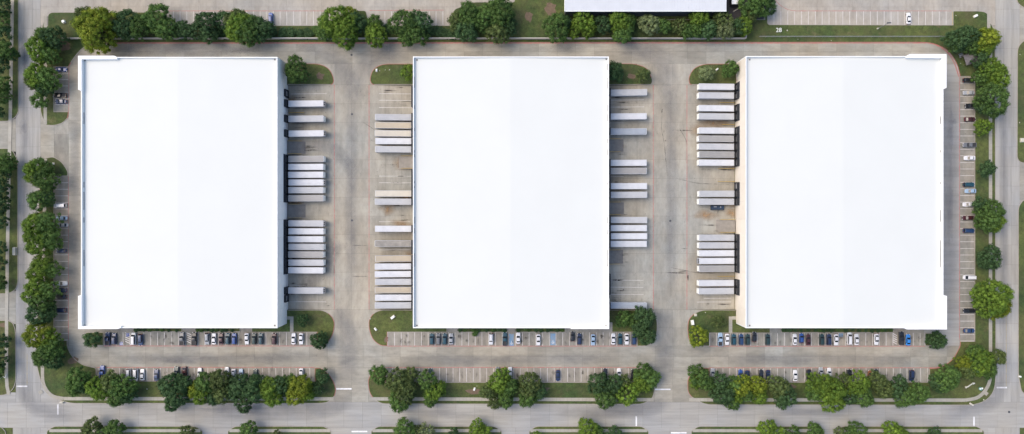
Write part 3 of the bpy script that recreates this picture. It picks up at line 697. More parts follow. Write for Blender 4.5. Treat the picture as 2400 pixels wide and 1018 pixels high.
# ------------------------------------------------------------------ trailers
TCOL = {'white': (.60,.62,.645), 'lightgrey': (.46,.475,.49), 'grey': (.33,.325,.315), 'beige': (.47,.41,.31), 'cream': (.58,.545,.46), 'bluegrey': (.34,.385,.44), 'weathered': (.30,.285,.255)}
TM = {}
for k_, c_ in TCOL.items(): TM[k_] = simple('trailer_roof_' + k_, tuple(q * .88 for q in c_), .55, .10 if k_ != 'weathered' else .3, .5, world=True, objr=.04)
SIDE = simple('trailer_side_shaded', (.42,.44,.46), .5, .08, .6)  # white sides greyed, so shade between docked trailers is put into the colour
RAIL = simple('trailer_rail', (.60,.62,.64), .5, .08, .6)
TL, TW = 15.2, 2.52
def trailer_proto(colr, ribbed, reefer):
    root = empty('semi_trailer', (0,0,0)); hl, hw = TL/2, TW/2
    k = MB(); k.box(-hl, hl, -hw, hw, 1.15, 4.02); obj('cargo_box', k.mesh('cargo_box', SIDE, bev=.05), root)
    k = MB(); n = 4; v = []
    for xx in (-hl+.06, hl-.10):
        for i in range(n+1):
            yy = -hw+.07 + (TW-.14)*i/n; v.append((xx, yy, 4.03 + .05*(1-(2*i/n-1)**2)))
    f = [(i, i+n+1, i+n+2, i+1) for i in range(n)]; k.add(v, f)
    m = TM[colr]; me = mesh('roof_sheet', k.v, k.f, m); rs_ = obj('roof_sheet', me, root)
    if ribbed:
        k = MB(); k.box(-.04,.04,-hw+.1,hw-.1,0,.055); rb = k.mesh('roof_bow', m)
        for i in range(24): obj('roof_bow', rb, rs_, (-hl+.5+i*.62, 0, 4.06))
    k = MB()
    for s in (-1,1): k.box(-hl, hl, s*hw-.035, s*hw+.035, 3.96, 4.075)
    k.box(hl-.06, hl+.02, -hw, hw, 3.96, 4.07); k.box(-hl-.02, -hl+.05, -hw, hw, 3.96, 4.07)
    obj('roof_rail', k.mesh('roof_rail', RAIL), root)
    if reefer:
        k = MB(); k.box(hl+.02, hl+.55, -1.0, 1.0, 2.0, 3.75); u = obj('refrigeration_unit', k.mesh('refrigeration_unit', MAT['steel'], bev=.06), root)
        k = MB(); k.box(hl+.1, hl+.5, -.75, -.1, 3.76, 3.80); k.box(hl+.1, hl+.5, .1, .75, 3.76, 3.80); obj('fan_grille', k.mesh('fan_grille', MAT['black']), u)
    else:
        k = MB(); k.box(hl+.01, hl+.09, -1.1, 1.1, 1.4, 3.9); obj('nose_panel', k.mesh('nose_panel', MAT['whitebox'], bev=.02), root)
    k = MB(); k.box(-hl+.3, hl-.4, -.5, .5, .95, 1.15); k.box(-hl+.8, -hl+3.6, -.9, .9, .7, .95); k.box(-hl-.02, -hl+.1, -1.2, 1.2, .5, .62)
    obj('chassis', k.mesh('chassis', MAT['darksteel']), root)
    k = MB(); k.cyl((0,0,0), .5, .55, 'y', 14); wm = k.mesh('wheel', MAT['black'])
    for xx in (-hl+1.5, -hl+2.8):
        for s in (-1,1): obj('wheel', wm, root, (xx, s*.98, .5))
    k = MB(); k.box(-.08,.08,-.08,.08,.05,1.0); k.box(-.2,.2,-.2,.2,0,.06); lm = k.mesh('landing_leg', MAT['steel'])
    for s in (-1,1): obj('landing_leg', lm, root, (hl-3.2, s*.8, 0))
    k = MB(); k.box(-.01,.03,-.62,.62,1.25,3.9); dm = k.mesh('rear_door', MAT['doorgrey'])
    for s in (-1,1): obj('rear_door', dm, root, (-hl-.04, s*.64, 0))
    return root
def copy_tree(o, parent=None):
    c = o.copy(); COL.objects.link(c); c.parent = parent
    for ch in CH[o.name]: copy_tree(ch, c)
    return c
CH = {}
class CHD(dict):
    def __missing__(s, k): return []
def reindex():
    global CH
    CH = CHD()
    for o in bpy.data.objects:
        if o.parent: CH.setdefault(o.parent.name, []).append(o)
protos = {}
def place(key, builder):
    """first use keeps the original, later uses copy it"""
    if key not in protos:
        before = set(o.name for o in bpy.data.objects); r = builder()
        protos[key] = r
        new = [o for o in bpy.data.objects if o.name not in before]
        for o in new:
            if o.parent:
                if not isinstance(CH, CHD): pass
                CH.setdefault(o.parent.name, []).append(o)
        return r
    return copy_tree(protos[key])
CH = CHD()
TLOOK = {'white':'clean white roofed trailer','lightgrey':'light grey roofed trailer','grey':'mid grey roofed trailer','beige':'beige roofed trailer','cream':'cream roofed trailer','bluegrey':'blue-grey roofed trailer','weathered':'stained grey-brown roofed trailer'}
GAP = {672.7: 1.75, 977.6: 2.35, 1417.6: 2.35, 1724.4: 1.9}
def trailers(ylist, cols, xw, direction, zone, grp):
    for y, c in zip(ylist, cols):
        rib = c.endswith('+'); reef = '*' in c; c = c.strip('+*')
        t = place(('T', c, rib, reef), lambda: trailer_proto(c, rib, reef))
        p = P(0, y, 3.3); gx = (xw - CX)/S; X = gx + direction*(TL/2 + GAP[xw] + rs.uniform(-.12, .12))
        wl = {1: 783 if xw < 1000 else 1531, -1: 865 if xw < 1000 else 1610}[direction]
        run = abs(wl - xw)/S; sl2 = DEPTH/run
        zc = -DEPTH + sl2*(TL/2 + GAP[xw])
        t.location = (X, p.y, zc); t.rotation_euler = (0, -math.atan(sl2), 0 if direction == 1 else math.pi)
        t['category'] = 'trailer'; t['group'] = grp
        t.rotation_euler[2] += rs.uniform(-.004, .004)
        pend(t, ('ribbed ' if rib else '') + TLOOK[c], zone, y, 'top')
trailers(TA1, ['white*','lightgrey','white*','grey','white','white','white*','lightgrey','grey','lightgrey*','white','white','lightgrey+','grey','lightgrey','white','lightgrey*'], 672.7, 1,
         'docked east of the left warehouse', 'trailers docked on the left warehouse')
trailers(TA3, ['lightgrey+','beige','cream','white','lightgrey','cream','lightgrey','white','weathered','beige','white','white','lightgrey','beige','white','lightgrey'], 977.6, -1,
         'docked west of the middle warehouse', 'trailers docked on the west side of the middle warehouse')
trailers(TB1, ['lightgrey+','white','bluegrey+','white','grey','white','lightgrey','lightgrey','white','white','white','bluegrey'], 1417.6, 1,
         'docked east of the middle warehouse', 'trailers docked on the east side of the middle warehouse')
trailers(TB3, ['white','lightgrey','white','lightgrey','white','grey','lightgrey','grey+','white','lightgrey','lightgrey','lightgrey','lightgrey','white','white*','grey','white','lightgrey'], 1724.4, -1,
         'docked west of the right warehouse', 'trailers docked on the right warehouse')

# ------------------------------------------------------------------ cars
GLASS = simple('car_glass', (.012,.016,.022), .08, .05, 1, coat=.3)
CC = {'white': (.68,.69,.70), 'silver': (.33,.35,.37), 'grey': (.14,.15,.16), 'black': (.012,.014,.018), 'navy': (.012,.025,.07), 'dark blue': (.016,.045,.12), 'blue': (.02,.07,.26), 'bright blue': (.03,.22,.62),
      'dark teal': (.012,.06,.085), 'dark green': (.015,.04,.038), 'dark red': (.055,.014,.018), 'light blue': (.30,.42,.55), 'orange-brown': (.22,.09,.035)}
CM = {k_: simple('car_paint_' + k_.replace(' ', '_').replace('-', '_'), c_, .35, .04, 1, metal=.0, coat=.6) for k_, c_ in CC.items()}
LAMP = simple('lamp_lens', (.6,.6,.58), .2, .05, 3); TAIL = simple('tail_lens', (.25,.01,.01), .3, .05, 3); TRIM = simple('car_trim', (.03,.03,.032), .7, .1, 2)
SPEC = {  # length, width, height, hood z, deck z, windscreen base/top, rear top/base (fractions of length, front +)
 'sedan': (4.85,1.86,1.45,.86,.98,.20,.04,-.24,-.37), 'suv': (4.85,1.95,1.75,1.02,1.12,.24,.12,-.42,-.485),
 'pickup': (5.75,2.02,1.88,1.12,1.12,.20,.08,-.12,-.155), 'van': (5.3,2.0,1.95,1.05,1.1,.34,.20,-.44,-.49), 'hatchback': (4.2,1.8,1.5,.9,1.0,.24,.08,-.36,-.46)}
def car_proto(kind, colr):
    L, W, HH, hz_, dz, wb, wt, rt, rb = SPEC[kind]; m = CM[colr]; hw = W/2
    root = empty('parked_' + kind, (0,0,0))
    st = [(-.5,.74,.45,dz-.22),(-.485,.88,.34,dz-.08),(-.44,.965,.28,dz),(-.30,1,.26,dz+.02),(-.05,1,.26,(hz_+dz)/2+.02),(.15,1,.26,hz_+.05),(.30,.985,.26,hz_),(.42,.93,.28,hz_-.06),(.475,.80,.34,hz_-.16),(.5,.62,.45,hz_-.28)]
    k = MB(); v = []; n = 10
    for fx, fw, zb, zt in st:
        w_ = hw*fw; zm = (zb+zt)/2
        v += [(fx*L, y_, z_) for y_, z_ in ((-w_*.9,zb),(w_*.9,zb),(w_,zb+.15),(w_*1.0,zt-.22),(w_*.95,zt-.07),(w_*.72,zt),(-w_*.72,zt),(-w_*.95,zt-.07),(-w_*1.0,zt-.22),(-w_,zb+.15))]
    f = [tuple(range(n)), tuple(range(len(v)-1, len(v)-n-1, -1))]
    for i in range(len(st)-1):
        for j in range(n): f.append((i*n+j, i*n+(j+1) % n, (i+1)*n+(j+1) % n, (i+1)*n+j))
    k.add(v, f); obj('body', k.mesh('body', m, smooth=False, bev=0), root)
    zb = (hz_+dz)/2 + .0; ri, bi = hw*.74, hw*.90
    base = [(wb*L, bi*.93), (rb*L, bi*.93)]; top = [(wt*L, ri), (rt*L, ri)]
    def frustum(shr, z0, z1):
        return [(base[1][0]+shr,-base[1][1]+shr,z0),(base[0][0]-shr,-base[0][1]+shr,z0),(base[0][0]-shr,base[0][1]-shr,z0),(base[1][0]+shr,base[1][1]-shr,z0),
                (top[1][0],-ri+shr*.4,z1),(top[0][0],-ri+shr*.4,z1),(top[0][0],ri-shr*.4,z1),(top[1][0],ri-shr*.4,z1)]
    k = MB(); k.add(frustum(.03, zb-.05, HH-.05), [(3,2,1,0),(4,5,6,7),(0,1,5,4),(1,2,6,5),(2,3,7,6),(3,0,4,7)]); obj('pillar_frame', k.mesh('pillar_frame', m, bev=.03), root)
    x0, x1 = rt*L, wt*L; k = MB(); v = []; nx, ny = 4, 4
    for i in range(nx+1):
        for j in range(ny+1):
            u, q = i/nx, 2*j/ny-1; e = (2*u-1)
            v.append((x0+(x1-x0)*u + .0, ri*q*(1-.05*e*e), HH - .05 + .07*(1-q*q*.9)*(1-e**4*.6)))
    k.add(v, [(i*(ny+1)+j, (i+1)*(ny+1)+j, (i+1)*(ny+1)+j+1, i*(ny+1)+j+1) for i in range(nx) for j in range(ny)])
    rf_ = obj('roof', k.mesh('roof', m, smooth=True), root)
    def quad(nm, pts, m_, lift):
        P4 = [Vector(p) for p in pts]; nn = (P4[1]-P4[0]).cross(P4[2]-P4[0]).normalized(); c = sum(P4, Vector())/4
        if nn.dot(c - Vector(((wb+rb)/2*L, 0, zb-.5))) < 0: nn = -nn
        P4 = [c + (p-c)*.93 + nn*lift for p in P4]; return obj(nm, mesh(nm, P4, [(0,1,2,3)], m_), root)
    z0, z1 = zb+.0, HH-.04
    quad('windshield', [(wb*L,-bi*.90,z0),(wb*L,bi*.90,z0),(wt*L,ri*.97,z1),(wt*L,-ri*.97,z1)], GLASS, .035)
    quad('rear_window', [(rb*L,-bi*.88,z0+.03),(rb*L,bi*.88,z0+.03),(rt*L,ri*.95,z1),(rt*L,-ri*.95,z1)], GLASS, .035)
    for s in (-1,1):
        quad('side_window', [(wb*L-.25,s*bi*.93,z0),(rb*L+.3,s*bi*.93,z0),(rt*L+.05,s*ri,z1),(wt*L-.02,s*ri,z1)], GLASS, .03)
    k = MB(); k.cyl((0,0,0), .34, .23, 'y', 14); wm = k.mesh('wheel', MAT['black']); k = MB(); k.cyl((0,0,0), .2, .245, 'y', 10); hm = k.mesh('rim', MAT['steel'])
    for fx in (-.31, .32):
        for s in (-1,1): wo_ = obj('wheel', wm, root, (fx*L, s*(hw-.10), .34)); obj('rim', hm, wo_)
    for s in (-1,1):
        k = MB(); k.box(-.12,.12,-.18,.18,-.06,.06); obj('headlight', k.mesh('headlight', LAMP), root, (.475*L, s*hw*.62, hz_-.2)); obj('taillight', k.mesh('taillight', TAIL), root, (-.487*L, s*hw*.68, dz-.16))
        k = MB(); k.box(-.07,.07,-.1,.1,-.06,.07); obj('mirror', k.mesh('mirror', m), root, (wb*L-.35, s*(hw+.06), hz_+.08))
    if kind == 'pickup':
        k = MB(); k.box(-.465*L, -.175*L, -hw*.80, hw*.80, dz-.02, dz+.035); obj('bed_liner', k.mesh('bed_liner', TRIM), root)
        k = MB()
        for s in (-1,1): k.box(-.48*L, -.165*L, s*hw*.88-.06, s*hw*.88+.06, dz-.02, dz+.16)
        k.box(-.49*L, -.47*L, -hw*.9, hw*.9, dz-.02, dz+.15); obj('bed_rail', k.mesh('bed_rail', m), root)
    if kind in ('suv','van'):
        k = MB()
        for s in (-1,1): k.box(x0+.3, x1-.3, s*ri*.85-.02, s*ri*.85+.02, HH, HH+.06)
        obj('roof_rack', k.mesh('roof_rack', TRIM), root)
    return root
def car(px, py, ang, kind, colr, zone, grp):
    t = place(('C', kind, colr), lambda: car_proto(kind, colr))
    p = P(px, py, .9); t.location = (p.x, p.y, .005)
    t.rotation_euler = (0, 0, R(ang) + rs.uniform(-.02, .02))
    t['category'] = {'sedan':'car','hatchback':'car','suv':'car'}.get(kind, kind); t['group'] = grp
    horiz = ang in (90, -90)
    pend(t, '%s %s' % (colr, 'SUV' if kind == 'suv' else kind), zone, px if horiz else py, 'left' if horiz else 'top')
Z1 = ('in stalls below the left warehouse', 'cars parked below the left warehouse')
Z2 = ('in stalls above the lower left trees', 'cars parked by the lower left trees')
Z3 = ('in stalls below the middle warehouse', 'cars parked below the middle warehouse')
Z4 = ('in stalls above the lower middle trees', 'cars parked by the lower middle trees')
Z5 = ('in stalls below the right warehouse', 'cars parked below the right warehouse')
Z6 = ('in stalls above the lower right trees', 'cars parked by the lower right trees')
ZE_ = ('in stalls right of the right warehouse', 'cars parked right of the right warehouse')
ZW_ = ('in stalls left of the left warehouse', 'cars parked left of the left warehouse')
rows = [
 (Z1, 794.5, [(252,'pickup','dark blue',90),(267,'suv','dark blue',90),(312.6,'van','white',90),(329,'suv','dark blue',-90,797),(426,'pickup','grey',90),(455,'pickup','black',90),(485,'suv','silver',-90),(500.8,'sedan','white',90),
   (517.6,'sedan','dark red',90),(533.5,'suv','dark teal',90),(548.8,'suv','blue',90),(578,'sedan','white',-90),(595,'suv','dark green',90),(611,'suv','dark teal',90),(642,'suv','dark red',90),(687.7,'sedan','white',90),(705.3,'sedan','white',-90)]),
 (Z2, 878.5, [(239.5,'pickup','blue',90,873),(301,'suv','white',-90),(317.7,'van','white',-90,879),(333,'sedan','white',90,879),(366,'sedan','dark blue',90,880),(413.6,'pickup','dark green',90,875),(432,'sedan','dark red',-90,873),(467.5,'sedan','white',90,876),
   (531,'sedan','white',90,874),(546.8,'sedan','white',-90),(564,'sedan','light blue',90),(598,'sedan','dark green',90,879),(705.8,'sedan','white',-90,877)]),
 (Z3, 795, [(1011.6,'suv','dark teal',90),(1027,'suv','grey',90),(1042,'suv','dark teal',90),(1057,'sedan','silver',90),(1150.6,'suv','white',-90),(1183,'pickup','dark teal',90),(1214.6,'sedan','white',90,793),(1261.6,'sedan','white',-90,797),
   (1357.6,'suv','navy',90),(1342,'hatchback','black',90,789),(1390,'sedan','light blue',-90,797),(1437.5,'sedan','white',90),(1453,'suv','dark teal',90),(1469,'sedan','white',-90),(1485.6,'suv','dark blue',90)]),
 (Z4, 879, [(1008,'sedan','dark green',90,877),(1165.5,'sedan','grey',90,874),(1182,'sedan','black',-90,876),(1195.5,'sedan','white',90,874),(1307.4,'sedan','navy',-90,881),(1418,'sedan','black',90,877),(1450.7,'sedan','white',90,877),(1484,'suv','black',90,879)]),
 (Z5, 796, [(1688,'pickup','light blue',90),(1704.5,'sedan','white',-90),(1719.7,'suv','dark teal',90),(1737,'suv','dark blue',90),(1752.3,'suv','dark green',90),(1768,'hatchback','black',90,790),(1799,'suv','dark green',90),(1863,'sedan','white',90),(1878.5,'hatchback','blue',90,793),
   (1894.7,'sedan','dark red',90),(1926,'suv','dark green',90),(1943,'suv','navy',90),(1960,'sedan','white',-90,797),(1991,'van','white',90,794),(2007.8,'sedan','white',90),(2054.6,'sedan','white',-90),(2113,'pickup','black',90,793),(2129,'sedan','bright blue',90,797)]),
 (Z6, 880, [(1670.5,'sedan','silver',90,877),(1735.7,'sedan','blue',90),(1751.5,'sedan','navy',-90,882),(1784,'sedan','black',90),(1800.3,'sedan','navy',-90,881),(1864,'sedan','white',90,881),(1896,'sedan','black',-90),(1924,'suv','silver',90,875),(1943.6,'sedan','white',90,876),
   (1991,'suv','black',90,879),(2039.5,'hatchback','orange-brown',90,880),(2054,'hatchback','black',90,877),(2137,'suv','navy',-90,881)]),
]
for z_, yy, lst in rows:
    for c in lst: car(c[0], c[4] if len(c) > 4 else yy, c[3], c[1], c[2], *z_)
for y, x, k_, c_, a_ in ((188.5,2270.5,'suv','black',0),(217.6,2271,'sedan','silver',180),(248.5,2275,'suv','black',180),(280,2274,'sedan','dark red',0),(340,2272,'pickup','grey',180),(370.7,2273,'sedan','white',180),(433,2271,'suv','dark teal',0),
        (448,2275,'sedan','light blue',180),(479.5,2270,'sedan','white',180),(511,2269,'sedan','dark red',180),(541,2271,'suv','dark blue',0),(650.6,2272,'van','white',180),(728.6,2271,'suv','black',180),(775.5,2272,'sedan','dark blue',0)):
    car(x, y, a_, k_, c_, *ZE_)
for y, x, k_, c_, a_ in ((163,143,'sedan','blue',0),(223.5,140,'pickup','black',180),(238,142,'sedan','dark blue',180),(482,140,'van','white',180),(511.8,143.5,'sedan','light blue',180),(528,146,'sedan','silver',180),(588,143,'hatchback','dark blue',180),
        (665,141,'pickup','white',0),(681,143,'sedan','navy',180),(696,143,'sedan','black',180),(727.3,141,'suv','navy',180)):
    car(x, y, a_, k_, c_, *ZW_)
c0 = place(('C','suv','blue'), None); p = P(634, 43, .9); c0.location = (p.x, p.y, .005); c0.rotation_euler = (0,0,R(90)); tag(c0, 'blue SUV parked alone in the upper left lot above the hedge', 'car')
if 'group' in c0: del c0['group']
c0 = place(('C','sedan','white'), None); p = P(2130, 43, .9); c0.location = (p.x, p.y, .005); c0.rotation_euler = (0,0,R(90)); tag(c0, 'white sedan parked alone in the upper right lot', 'car')
if 'group' in c0: del c0['group']
# flatbed yard trailer between stalls
t = empty('flatbed_trailer', G(1681, 487, hz(1681, 487)), 0); tag(t, 'low dark flatbed trailer standing beside the docked trailers at the right warehouse', 'trailer')
k = MB(); k.box(-2.9,2.9,-1.0,1.0,.75,.95); obj('deck', k.mesh('deck', MAT['navy'], bev=.03), t)
k = MB(); k.box(-2.9,2.9,-1.02,-.9,.95,1.15); k.box(-2.9,2.9,.9,1.02,.95,1.15); k.box(-2.9,-2.8,-.9,.9,.95,1.15); obj('side_rail', k.mesh('side_rail', MAT['black']), t)
k = MB(); k.box(-1.6,-.3,.1,.6,.96,1.2); k.box(1.1,1.6,-.1,.6,.96,1.3); obj('strapped_load', k.mesh('strapped_load', MAT['steel'], bev=.05), t)
k = MB(); k.bar((.3,-1.0,.7),(.3,-2.4,.5),.1); obj('drawbar', k.mesh('drawbar', MAT['darksteel']), t)
k = MB(); k.cyl((0,0,0),.36,.25,'y',12); wm = k.mesh('wheel', MAT['black'])
for xx in (-1.9,1.9):
    for s in (-1,1): obj('wheel', wm, t, (xx, s*.8, .36))

# ------------------------------------------------------------------ drive-in ramps with yellow rails
def ramp_thing(x0, x1, y0, y1, up, label, m='darkconc', yel='yellow'):
    """x0 the wall end, x1 the outer end"""
    a, b = G(x0, y0), G(x1, y1); sg = 1 if b.x > a.x else -1; L = abs(b.x - a.x); Wd = abs(a.y - b.y)
    r = empty('loading_ramp', (a.x, (a.y+b.y)/2, 0), 0 if sg == 1 else math.pi); tag(r, label, 'ramp', 'drive-in ramps at the dock walls')
    ze = hz(x1, (y0+y1)/2) + .03; zi = -.05 + (up if up else 0)
    k = MB(); k.add([(0,-Wd/2,zi),(L,-Wd/2,ze),(L,Wd/2,ze),(0,Wd/2,zi),(0,-Wd/2,-1.5),(L,-Wd/2,-1.5),(L,Wd/2,-1.5),(0,Wd/2,-1.5)], [(0,1,2,3),(0,4,5,1),(2,6,7,3),(1,5,6,2)])
    obj('ramp_slab', mesh('ramp_slab', k.v, k.f, MAT[m]), r)
    for s in (-1,1):
        k = MB(); y = s*Wd/2
        k.add([(0,y-.1,zi-.5),(L,y-.1,ze-.5),(L,y+.1,ze-.5),(0,y+.1,zi-.5),(0,y-.1,zi+.35),(L,y-.1,ze+.12),(L,y+.1,ze+.12),(0,y+.1,zi+.35)], [(4,5,6,7),(0,1,5,4),(2,3,7,6),(1,2,6,5),(3,0,4,7)])
        sw = obj('side_wall', mesh('side_wall', k.v, k.f, MAT['kerb']), r)
        k = MB(); nL = 3
        k.bar((.2,y,zi+1.1),(L*.8,y,zi+(ze-zi)*.8+1.0),.07)
        for i in range(nL+1): xx = .2 + (L*.8-.2)*i/nL; k.bar((xx,y,zi+(ze-zi)*xx/L),(xx,y,zi+(ze-zi)*xx/L+1.05),.05)
        obj('guard_rail', k.mesh('guard_rail', MAT[yel]), r)
    k = MB(); k.box(L, L+.12, -Wd/2, Wd/2, -1.5, ze+.015); obj('threshold', k.mesh('threshold', MAT['kerb']), r)
    return r
ramp_thing(674, 715, 331, 361, .0, 'concrete drive-in ramp, upper of two at the left warehouse east wall')
ramp_thing(674, 715, 479, 511, .0, 'concrete drive-in ramp, lower of two at the left warehouse east wall', yel='oldyellow')
ramp_thing(976, 932, 366, 395, .0, 'beige drive-in ramp with yellow rail at the middle warehouse west wall', m='rampconc')
ramp_thing(1419, 1462, 326, 356, .0, 'grey drive-in ramp, topmost of three at the middle warehouse east wall')
ramp_thing(1419, 1463, 474, 503, .0, 'grey drive-in ramp, middle of three at the middle warehouse east wall')
ramp_thing(1419, 1461, 586, 619, .0, 'grey drive-in ramp, lowest of three at the middle warehouse east wall')
ramp_thing(1723, 1680, 515, 545, .0, 'tan drive-in ramp with bright yellow rails at the right warehouse west wall', m='rampconc')
def bollard_rail(x0, x1, y, where):
    a, b = G(x0, y), G(x1, y); z0, z1 = hz(x0, y), hz(x1, y); r = empty('guard_rail', (a.x, a.y, z0)); tag(r, 'yellow steel guard rail ' + where, 'guard rail', 'yellow guard rails in the truck courts')
    k = MB(); L = b.x - a.x; dz_ = z1 - z0; k.bar((0,0,1.0),(L,0,1.0+dz_),.09); k.bar((0,0,.55),(L,0,.55+dz_),.06); obj('rail', k.mesh('rail', MAT['yellow']), r)
    for i in range(3):
        k = MB(); k.bar((L*i/2,0,dz_*i/2),(L*i/2,0,1.05+dz_*i/2),.08); obj('post', k.mesh('post', MAT['yellow']), r)
for x0, x1, y, wh in ((676,712,264,'under the topmost trailer at the left warehouse'), (1688,1722,240.5,'between the upper trailer pairs at the right warehouse'), (1694,1722,292,'above the group of five trailers at the right warehouse'),
                      (1684,1722,395.5,'below the group of five trailers at the right warehouse'), (1684,1722,426,'above the middle trailer pair at the right warehouse'), (1682,1722,648,'above the lowest trailer pair at the right warehouse')):
    bollard_rail(x0, x1, y, wh)

# ------------------------------------------------------------------ screen wall, fence, poles and small things in the grass
wl = empty('screen_wall', G(960, 92.3)); tag(wl, 'long pale concrete screen wall between the north hedge trees and the drive lane', 'wall')
x = 152.0
k = MB(); k.box(-3.02, 3.02, -.13, .13, 0, 1.95); pm = k.mesh('wall_panel', MAT['wallmas'])
k = MB(); k.box(-3.05, 3.05, -.2, .2, 1.95, 2.07); cm_ = k.mesh('coping', MAT['wallmas'])
stp = 33.2; n = 0
while x + stp < 1776:
    c = G(x + stp/2, 92.3) - wl.location; pn = obj('wall_panel', pm, wl, c); obj('coping', cm_, pn); x += stp; n += 1
c = G(x, 92.3) - wl.location
for i in range(2):
    o = obj('wall_panel', pm, wl, (c.x, c.y + 3.2 + 6.1*i, 0), math.pi/2); obj('coping', cm_, o)
fe = empty('fence', G(2000, 87.5)); tag(fe, 'thin grey wire fence on the grass right of the screen wall', 'fence')
k = MB(); k.bar((0,0,0),(0,0,1.9),.05); pm = k.mesh('post', MAT['steel'])
x = 1778
while x < 2236: obj('post', pm, fe, G(x, 87.5) - fe.location); x += 16.5
k = MB(); A, B = G(1778, 87.5) - fe.location, G(2228, 87.5) - fe.location
for z_ in (.1, .55, 1.0, 1.4, 1.85): k.bar((A.x, 0, z_), (B.x, 0, z_), .03 if z_ < 1.8 else .05)
obj('rail_wire', k.mesh('rail_wire', MAT['steel']), fe)
def pole(px, py, tx, ty, label, m='steel', hgt=9.0):
    g = G(px, py); tp = P(tx, ty, hgt); r = empty('light_pole', (g.x, g.y, .1)); tag(r, label, 'light pole')
    k = MB(); k.cyl((0,0,0), .3, .7, n=12); obj('footing', k.mesh('footing', MAT['stonebox']), r)
    k = MB(); k.bar((0,0,.7),(0,0,hgt),.1,8); obj('pole', k.mesh('pole', MAT[m]), r)
    k = MB(); k.box(-.9,.9,-.22,.22,hgt-.05,hgt+.15); obj('lamp_head', k.mesh('lamp_head', MAT['darksteel'], bev=.04), r)
pole(2056, 68, 0, 0, 'slim grey light pole on the grass strip below the upper right lot')
def box_thing(name, px, py, sx, sy, sz, rz, m, label, cat, z=.13):
    r = empty(name, G(px, py, z), R(rz)); tag(r, label, cat)
    k = MB(); k.box(-sx/2-.15, sx/2+.15, -sy/2-.15, sy/2+.15, 0, .1); obj('base_pad', k.mesh('base_pad', MAT['stonebox']), r)
    k = MB(); k.box(-sx/2, sx/2, -sy/2, sy/2, .1, sz); obj('housing', k.mesh('housing', MAT[m], bev=.06), r)
    k = MB(); k.box(-sx/2+.1, sx/2-.1, -sy/2-.03, -sy/2, .2, sz-.15); obj('door_panel', k.mesh('door_panel', MAT['whitebox']), r)
for a_ in (('utility_box',151,52,1.1,1.1,1.0,20,'whitebox','white utility box on the grass beside the upper left corner tree'),
    ('utility_box',921,743.5,1.8,.9,.9,38,'whitebox','larger white utility box on the grass island lower left of the middle warehouse'),
    ('utility_box',880.5,771.5,1.2,.6,.8,-50,'whitebox','small white utility box near the kerb lower left of the middle warehouse'),
    ('utility_box',1622.5,756,1.1,1.9,.9,8,'whitebox','tall pale utility box on the grass island left of the right warehouse'),
    ('utility_box',1630,738.5,.9,.8,.7,0,'stonebox','small pale utility box near the top of the lower grass island beside the right warehouse'),
    ('utility_box',2285,38.5,1.5,.8,.8,28,'whitebox','white utility box on the grass of the upper right corner'),
    ('utility_box',1680,163.5,1.0,.5,.8,40,'whitebox','small white utility box between the two trees beside the right warehouse'),
    ('utility_box',883,165.5,.6,1.1,.7,0,'whitebox','slim white utility box on the upper grass island left of the middle warehouse'),
    ('utility_box',131.5,787,1.3,.8,.9,0,'whitebox','white utility box at the bottom of the left stall column'),
    ('utility_box',126,384,.6,.6,.6,0,'whitebox','tiny white utility box on the grass tip beside the west entrance'),
    ('utility_box',1112,912,.6,1.2,.6,-20,'whitebox','small white utility box on the bare grass below the middle stall row'),
    ('utility_box',146,943,1.4,.6,.7,0,'stonebox','low pale utility box on the kerb grass at the lower left crossing'),
    ('utility_box',2276,947.5,1.6,.4,.7,-30,'stonebox','low pale utility box on the kerb grass at the lower right crossing'),
    ('utility_box',754,919,.8,.8,.8,0,'stonebox','small grey utility box on the grass left of the left lower driveway'),
    ('utility_box',2389,882.5,1.0,.5,.6,-10,'whitebox','small white utility box right of the right road near the lower crossing'),
    ('utility_box',2347,671.5,1.0,.3,.3,0,'whitebox','small white utility box on the right verge beside the large bright tree'),
    ('utility_box',2394,329,1.3,1.5,.8,0,'stonebox','pale utility box on the verge beyond the right road'),
    ('utility_box',36,589,1.2,3.2,.9,0,'stonebox','long pale utility box on the verge left of the left road')):
    if a_[1] in (2347,): continue
    box_thing(*a_, 'utility box')
# white house number lying in the grass
cu = bpy.data.curves.new('number', 'FONT'); cu.body = '28'; cu.size = 2.6; cu.extrude = .04; cu.align_x = 'CENTER'; cu.align_y = 'CENTER'
tmp = bpy.data.objects.new('tmp', cu); COL.objects.link(tmp)
bpy.context.view_layer.update()
me = bpy.data.meshes.new_from_object(tmp.evaluated_get(bpy.context.evaluated_depsgraph_get())); me.materials.clear(); me.materials.append(MAT['whitebox'])
bpy.data.objects.remove(tmp); me.name = 'number_sign'
tag(obj('number_sign', me, None, G(1825, 71.5, .19)), 'white number 28 lying flat on the grass below the upper right lot', 'sign')
